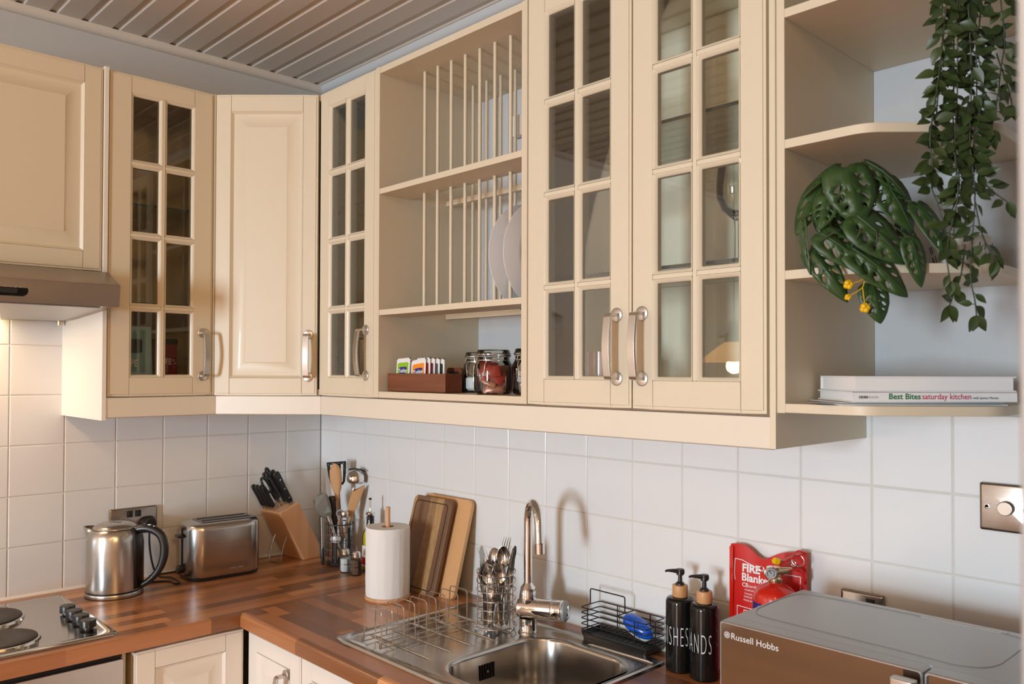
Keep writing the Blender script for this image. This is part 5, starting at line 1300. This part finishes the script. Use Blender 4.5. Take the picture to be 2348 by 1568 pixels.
# ------------------------------------------------------------------ open end shelves: books, plants
SH = 1.5335
bp0 = Vector((2.2135, -.3610, 0)); e1 = Vector((math.cos(YW), math.sin(YW), 0))
def leaf_stack(nm, label, off, z, L, W_, th, m, cat, yaw=0):
    p = bp0 + e1 * off; o = thing(nm, label, cat, (p.x, p.y, z), YW + yaw); return o
# loose papers
t = leaf_stack('leaflet_stack', 'loose pile of papers and leaflets under the cookery books', -.012, SH + .0002, 0, 0, 0, '', 'papers', .02)
for k in range(4):
    b = B(); a = .01 * (k - 1.5); T = Matrix.Rotation(a, 4, 'Z'); b.box((-.002, -.006, -.028, .0)[k], .262, (.004, .002, .012, .006)[k], (.13, .118, .085, .142)[k], .0012 * k, .0012 * k + .001, T=T); b.build('leaflet', ('offwhite', 'offwhite', 'greyp', 'offwhite')[k], t, smooth=False)
zb = SH + .0056
def book(nm, label, off, z, L, W_, th, spine, dy=0):
    t = leaf_stack(nm, label, off, z, 0, 0, 0, '', 'book'); c = .0022
    b = B(); b.box(.003, L - .003, c + .001 if spine else .004, W_ - .003, c, th - c); b.build('pages', 'offwhite', t, smooth=False)
    b = B(); b.box(0, L, 0, W_, 0, c); b.box(0, L, 0, W_, th - c, th)
    if spine: b.box(0, L, 0, c, 0, th)
    else: b.box(0, L, W_ - c, W_, 0, th)
    cv = b.build('cover', 'white', t, smooth=False, bevel=.0006); t.location += Vector((-math.sin(YW), math.cos(YW), 0)) * dy
    return t, cv
M['green_ink'] = mat('green_ink', srgb(20, 110, 60), .5); M['magenta_ink'] = mat('magenta_ink', srgb(190, 30, 80), .5)
t, cv = book('cookery_book', 'white cookery book with green and magenta spine lettering on the shelf', 0, zb, .262, .148, .0168, True)
for k, ch in enumerate('BBC'):
    b = B(); b.box(.0105 + .0048 * k, .0148 + .0048 * k, -.0003, .0002, .0062, .0102); b.build('logo_block', 'black', cv, smooth=False); lettering(ch, .0046, 'white', cv, (.0112 + .0048 * k, -.0004, .0066), FRONT, depth=.00005)
lettering('BOOKS', .0050, 'greyp', cv, (.0252, -.0003, .0065), FRONT, depth=.0001)
lettering('Best Bites', .0128, 'green_ink', cv, (.0575, -.0003, .0052), FRONT, depth=.0001, bold=.00025)
lettering('saturday kitchen', .0128, 'magenta_ink', cv, (.1105, -.0003, .0052), FRONT, depth=.0001, sx=.93, bold=.0001)
lettering('with James Martin', .0056, 'black', cv, (.1915, -.0003, .0056), FRONT, depth=.0001)
book('cookery_book', 'thick book lying pages outward on top of the cookery book', .004, zb + .0170, .258, .145, .0245, False, .001)
# patterned pot and pale pot
# ------------------------------------------------------------------ plants on the open shelves (own frame: x to the right, -y towards the room, z up)
def leaf_outline(n_side=(( .10, -.045), (.27, -.055), (.42, .02), (.495, .17), (.50, .34), (.44, .54), (.31, .74), (.16, .90), (.05, .98))):
    R = [(x, y) for x, y in n_side]
    return [(0, .02)] + R + [(0, 1.0)] + [(-x, y) for x, y in reversed(R)]
def inside(p, poly):
    c = False
    for (x0, y0), (x1, y1) in zip(poly, poly[1:] + poly[:1]):
        if (y0 > p[1]) != (y1 > p[1]) and p[0] < (x1 - x0) * (p[1] - y0) / (y1 - y0) + x0: c = not c
    return c
def holed_safe(outline, holes, inner):
    vs = []; ed = []
    for g in [outline] + holes:
        i0 = len(vs); n = len(g); vs += [Vector(p) for p in g]; ed += [(i0 + k, i0 + (k + 1) % n) for k in range(n)]
    vs += [Vector(p) for p in inner if not any(inside(p, h) for h in holes)]
    r = delaunay_2d_cdt(vs, ed, [], 0, 1e-5); V, F = r[0], r[2]; keep = []
    for g in F:
        c = (sum(V[i].x for i in g) / len(g), sum(V[i].y for i in g) / len(g))
        if inside(c, outline) and not any(inside(c, h) for h in holes): keep.append(g)
    return V, keep
def ell(cx, cy, a, b, ang, n=10):
    return [(cx + a * math.cos(t) * math.cos(ang) - b * math.sin(t) * math.sin(ang), cy + a * math.cos(t) * math.sin(ang) + b * math.sin(t) * math.cos(ang)) for t in [2 * PI * k / n for k in range(n)]]
random.seed(11)
def monstera_leaf(parent, base, tip, W, w0, w1, face=(0, -1, .45), droop=.10, big=1.0):
    """one perforated leaf from its stalk end to its tip; x/z in crop pixels, w towards the room in metres"""
    K = 1 / 3.734 / 1399
    P = lambda p, w: Vector(((p[0] - 597.4) * K, -w, (970.8 - p[1]) * K))
    A, Z = P(base, w0), P(tip, w1); L = (Z - A).length; t = (Z - A) / L
    nrm = Vector(face); nrm = (nrm - t * nrm.dot(t)).normalized(); s = t.cross(nrm)
    wd = W * K
    holes = []
    for e in (-1, 1):
        for yy, xx, a, b in ((.17, .20, .085, .030), (.33, .25, .10, .038), (.51, .235, .085, .034), (.67, .175, .06, .028)):
            if random.random() < .12: continue
            holes.append(ell(e * xx, yy + random.uniform(-.015, .015), a * big, b * big * random.uniform(.8, 1.25), e * .62))
        holes.append(ell(e * .085, .42 + random.uniform(-.04, .04), .022, .012, e * .7, 6))
    inner = [(x, y) for x in (-.35, -.12, 0, .12, .35) for y in (.08, .25, .42, .6, .77, .9) if abs(x) < .5 * (1 - max(0, y - .3) / .75)]
    def clear(p):
        return all((p[0] - sum(q[0] for q in h) / len(h)) ** 2 + (p[1] - sum(q[1] for q in h) / len(h)) ** 2 > .014 for h in holes) or p[0] == 0
    v, f = holed_safe(leaf_outline(), holes, [p for p in inner if clear(p)])
    b = B(); vv = []
    for p in v:
        x, y = p.x, p.y
        off = -droop * L * (2.2 * (y - .35) ** 2 - .15) - .16 * wd * abs(x) * 1.2 + .006 * wd * math.sin(y * 34) * abs(x)
        vv.append(b.bm.verts.new(A + t * (y * L) + s * (x * wd) + nrm * off))
    for g in f: b.f([vv[i] for i in g])
    o = b.build('leaf', 'leafd', parent, smooth=True, weld=False, solid=.0007)
    b = B(); b.tube([A + t * (y * L) + nrm * (-droop * L * (2.2 * (y - .35) ** 2 - .15) + .0006) for y in (.02, .2, .4, .6, .8, .97)], [.0009, .0009, .0008, .0007, .0005, .0003], 5); b.build('midrib', 'leafd', o)
    return A
mp_ = (2.2008, -.3211, 1.7595)
t = thing('monstera_plant', 'bushy dark green monstera with perforated leaves in a pale pot on the third shelf', 'plant', mp_, YW)
ZO = 1.7595
leaves = [((430, 215), (525, 718), 430, .045, .060, (-.15, -1, .5)), ((770, 285), (985, 740), 370, .030, .050, (.15, -1, .5)), ((650, 130), (975, 428), 250, .020, .040, (.5, -1, .7)),
    ((445, 130), (118, 410), 110, .000, .01, (-.55, -.6, .9)), ((340, 270), (50, 740), 230, -.004, .020, (-.6, -1, .4)), ((300, 440), (200, 735), 215, .035, .05, (-.5, -1, .3)),
    ((490, 620), (868, 1022), 430, .055, .075, (.0, -1, .6)), ((205, 765), (650, 1115), 300, .050, .070, (-.25, -1, .55)), ((440, 890), (885, 1288), 330, .060, .078, (-.05, -1, .5)),
    ((640, 1185), (700, 1513), 265, .045, .055, (.05, -1, .25)), ((900, 830), (1000, 1224), 220, .070, .072, (.2, -1, .2)), ((1040, 505), (1235, 1030), 260, .040, .082, (.3, -1, .4)),
    ((1000, 312), (1130, 545), 150, -.012, .0, (.7, -1, .4)), ((85, 650), (98, 1112), 105, .030, .045, (-1, -.35, .1)), ((150, 890), (420, 1332), 235, .035, .06, (-.3, -1, .35)),
    ((860, 745), (1068, 795), 120, .02, .035, (0, -1, .8)), ((560, 420), (700, 760), 260, .01, .02, (0, -1, .3)), ((330, 560), (420, 860), 260, .012, .024, (-.2, -1, .3)), ((960, 640), (1120, 880), 150, .010, .020, (.2, -1, .3))]
K = 1 / 3.734 / 1399
off = Vector((0, 0, 1.7679 - ZO))
grp = []
for lf in leaves:
    n0 = len(bpy.data.objects); A = monstera_leaf(t, lf[0], lf[1], lf[2], lf[3], lf[4], lf[5], droop=random.uniform(.08, .14), big=random.uniform(.9, 1.15)); grp.append(A)
for o in list(t.children):
    o.location = o.location + off
b = B()
for A in grp:
    q = A + off; c0 = Vector((random.uniform(-.015, .015), .045, .055)); md_ = c0.lerp(q, .5) + Vector((0, -.004, .03)) if q.z > .03 else Vector((q.x * .6, -.066, .050))
    b.tube(smooth_pts([c0, md_, q], 6), .0013, 6)
b.build('stalks', 'stem', t)
M['palepot'] = mat('pale_glazed_pot', (.62, .58, .52, 1), .5, var=.04)
b = B(); b.lathe([(.034, 0), (.042, .004), (.052, .05), (.054, .062), (.050, .062), (.047, .052), (0, .05)], 40, (.018, .062, .0005)); b.build("pot", "palepot", t)
b = B(); P = lambda x, y, w=.062: Vector(((x - 597.4) * K, -w, (970.8 - y) * K)) + off
for a, c in (((545, 1150), (440, 1190)), ((540, 1170), (525, 1225)), ((525, 1225), (420, 1290)), ((525, 1225), (545, 1380))): b.tube([P(*a), P((a[0] + c[0]) / 2, (a[1] + c[1]) / 2 + 6), P(*c)], .0007, 5)
b.build('flower_stalks', M['yellow'], t)
for x, y, r_ in ((410, 1200, .0075), (405, 1303, .005), (545, 1390, .0078)):
    b = B(); c = P(x, y)
    for k in range(5):
        a = 2 * PI * k / 5; b.sphere(c + Vector((.45 * r_ * math.cos(a), .2 * r_ * math.sin(a * 2), .45 * r_ * math.sin(a))), r_ * .62, 6)
    b.build('flower', 'yellow', t)
# small pale pot with dark dashes beside it
t = thing('patterned_pot', 'pale pot with short black dashes half hidden by the monstera and the vine', 'pot', (2.318, -.187, 1.7595), YW)
b = B(); b.lathe([(.030, 0), (.036, .004), (.045, .04), (.046, .047), (.042, .047), (.04, .04), (0, .038)], 40); pb = b.build('pot', 'palepot', t)
for row, z in enumerate((.014, .030)):
    for k in range(24):
        if k % 4 == 3: continue
        a = 2 * PI * k / 24 + row * .4; r_ = .0365 + (z - .004) / .036 * .009
        b = B() if k == 0 else b; b.tube([(r_ * math.cos(a), r_ * math.sin(a), z - .006), ((r_ + .0015) * math.cos(a), (r_ + .0015) * math.sin(a), z), ((r_ + .003) * math.cos(a), (r_ + .003) * math.sin(a), z + .006)], .0007, 5)
    b.build('dashes', 'black', pb)

# trailing vine
vp = (2.3524, -.2974, 1.9565)
t = thing('trailing_vine', 'long trailing vine with small pointed leaves hanging in front of the open shelves', 'plant', vp, YW)
KV = 1 / 1499
def vine_leaf(b, p, d, ln, wd, nrm, curl):
    d = d.normalized(); nrm = (nrm - d * nrm.dot(d))
    nrm = nrm.normalized() if nrm.length > 1e-4 else d.orthogonal().normalized(); s = d.cross(nrm)
    st = ((0, .04), (.12, .55), (.3, .95), (.5, 1), (.7, .72), (.88, .32), (1, .02)); rows = []
    for y, w_ in st:
        z = -curl * ln * y * y
        rows.append([b.bm.verts.new(p + d * (y * ln) + s * (e * w_ * wd / 2) + nrm * (z + (.10 * wd * abs(e) * w_))) for e in (-1, -.5, 0, .5, 1)])
    for a, c in zip(rows, rows[1:]):
        for i in range(4): b.f([a[i], a[i + 1], c[i + 1], c[i]])
strands = [
    [(2152, -45), (2150, 0), (2140, 150), (2122, 250), (2110, 330), (2122, 400)],
    [(2178, -45), (2176, 0), (2181, 200), (2170, 350), (2176, 450), (2166, 520), (2150, 590), (2158, 650)],
    [(2200, -45), (2200, 0), (2214, 180), (2205, 330), (2215, 450), (2213, 560), (2204, 640), (2214, 690), (2222, 725)],
    [(2226, -45), (2226, 0), (2236, 200), (2225, 320), (2226, 385), (2262, 432), (2298, 466)],
    [(2246, -45), (2245, 0), (2242, 120), (2252, 190), (2236, 290), (2228, 350)],
    [(2286, -45), (2286, 10), (2300, 95), (2286, 165), (2276, 240), (2266, 310)],
    [(2288, 120), (2294, 150), (2316, 190), (2322, 240)],
    [(2162, -45), (2161, 0), (2166, 120), (2150, 240), (2144, 330), (2140, 420), (2150, 470), (2170, 540)],
    [(2190, -45), (2190, 0), (2196, 160), (2190, 300), (2202, 420), (2190, 480)],
    [(2214, 460), (2222, 520), (2242, 562), (2262, 604)],
    [(2212, 560), (2200, 630), (2190, 670), (2175, 700)],
    [(2300, -45), (2302, 0), (2312, 60), (2318, 110)],
    [(2255, 200), (2262, 160), (2280, 110), (2286, 60)]]
random.seed(23)
for si, S_ in enumerate(strands):
    dz = (random.uniform(-.008, .03))
    dens = 1.0 if si in (0, 1, 2, 3, 4, 7, 8) else .8
    pts = smooth_pts([Vector(((x - 2200) * KV, -dz - .004 * math.sin(i * 2.2), (300 - y) * KV)) for i, (x, y) in enumerate(S_)], 8)
    if S_[0][1] < -40:
        top = pts[0]; pts = smooth_pts([Vector((top.x * .4, .115, .285)), Vector((top.x * .8, .06, .292)), Vector((top.x, .012, .268)), top], 5)[:-1] + pts
    b = B(); b.tube(pts, .0011, 5); st = b.build('strand', 'stem', t)
    b = B(); acc = 0; nxt = 10
    for p, q in zip(pts, pts[1:]):
        acc += (q - p).length / KV
        y_px = 300 - q.z / KV
        if y_px < -30 or acc < nxt: continue
        low = y_px > 440 or si in (5, 6, 9, 10, 11, 12)
        nxt = acc + (random.uniform(21, 32) if low else random.uniform(10, 16))
        for e in ((-1, 1) if random.random() < (.45 if low else .75) else (random.choice((-1, 1)),)):
            d = Vector((e * random.uniform(.3, 1.1), random.uniform(-.7, .3), random.uniform(-1.1, .25)))
            ln = random.uniform(28, 46) * KV; n_ = Vector((random.uniform(-.6, .6), -1, random.uniform(-.2, .7)))
            pet = d.normalized() * random.uniform(4, 9) * KV
            b.tube([q, q + pet], .0006, 4); vine_leaf(b, q + pet, d, ln, ln * random.uniform(.46, .60), n_, random.uniform(.0, .35))
    for k in range(3):
        d = Vector((random.uniform(-.7, .7), random.uniform(-.3, .1), -1)); vine_leaf(b, pts[-1], d, random.uniform(34, 46) * KV, 22 * KV, Vector((random.uniform(-.5, .5), -1, .3)), .2)
    b.build('foliage', 'leafv', st, smooth=True, weld=False)
b = B(); b.lathe([(.04, 0), (.046, .004), (.056, .07), (.058, .085), (.053, .085), (.05, .07), (0, .068)], 32, (0.0, .135, 2.2068 - vp[2])); b.build('pot', 'palepot', t)
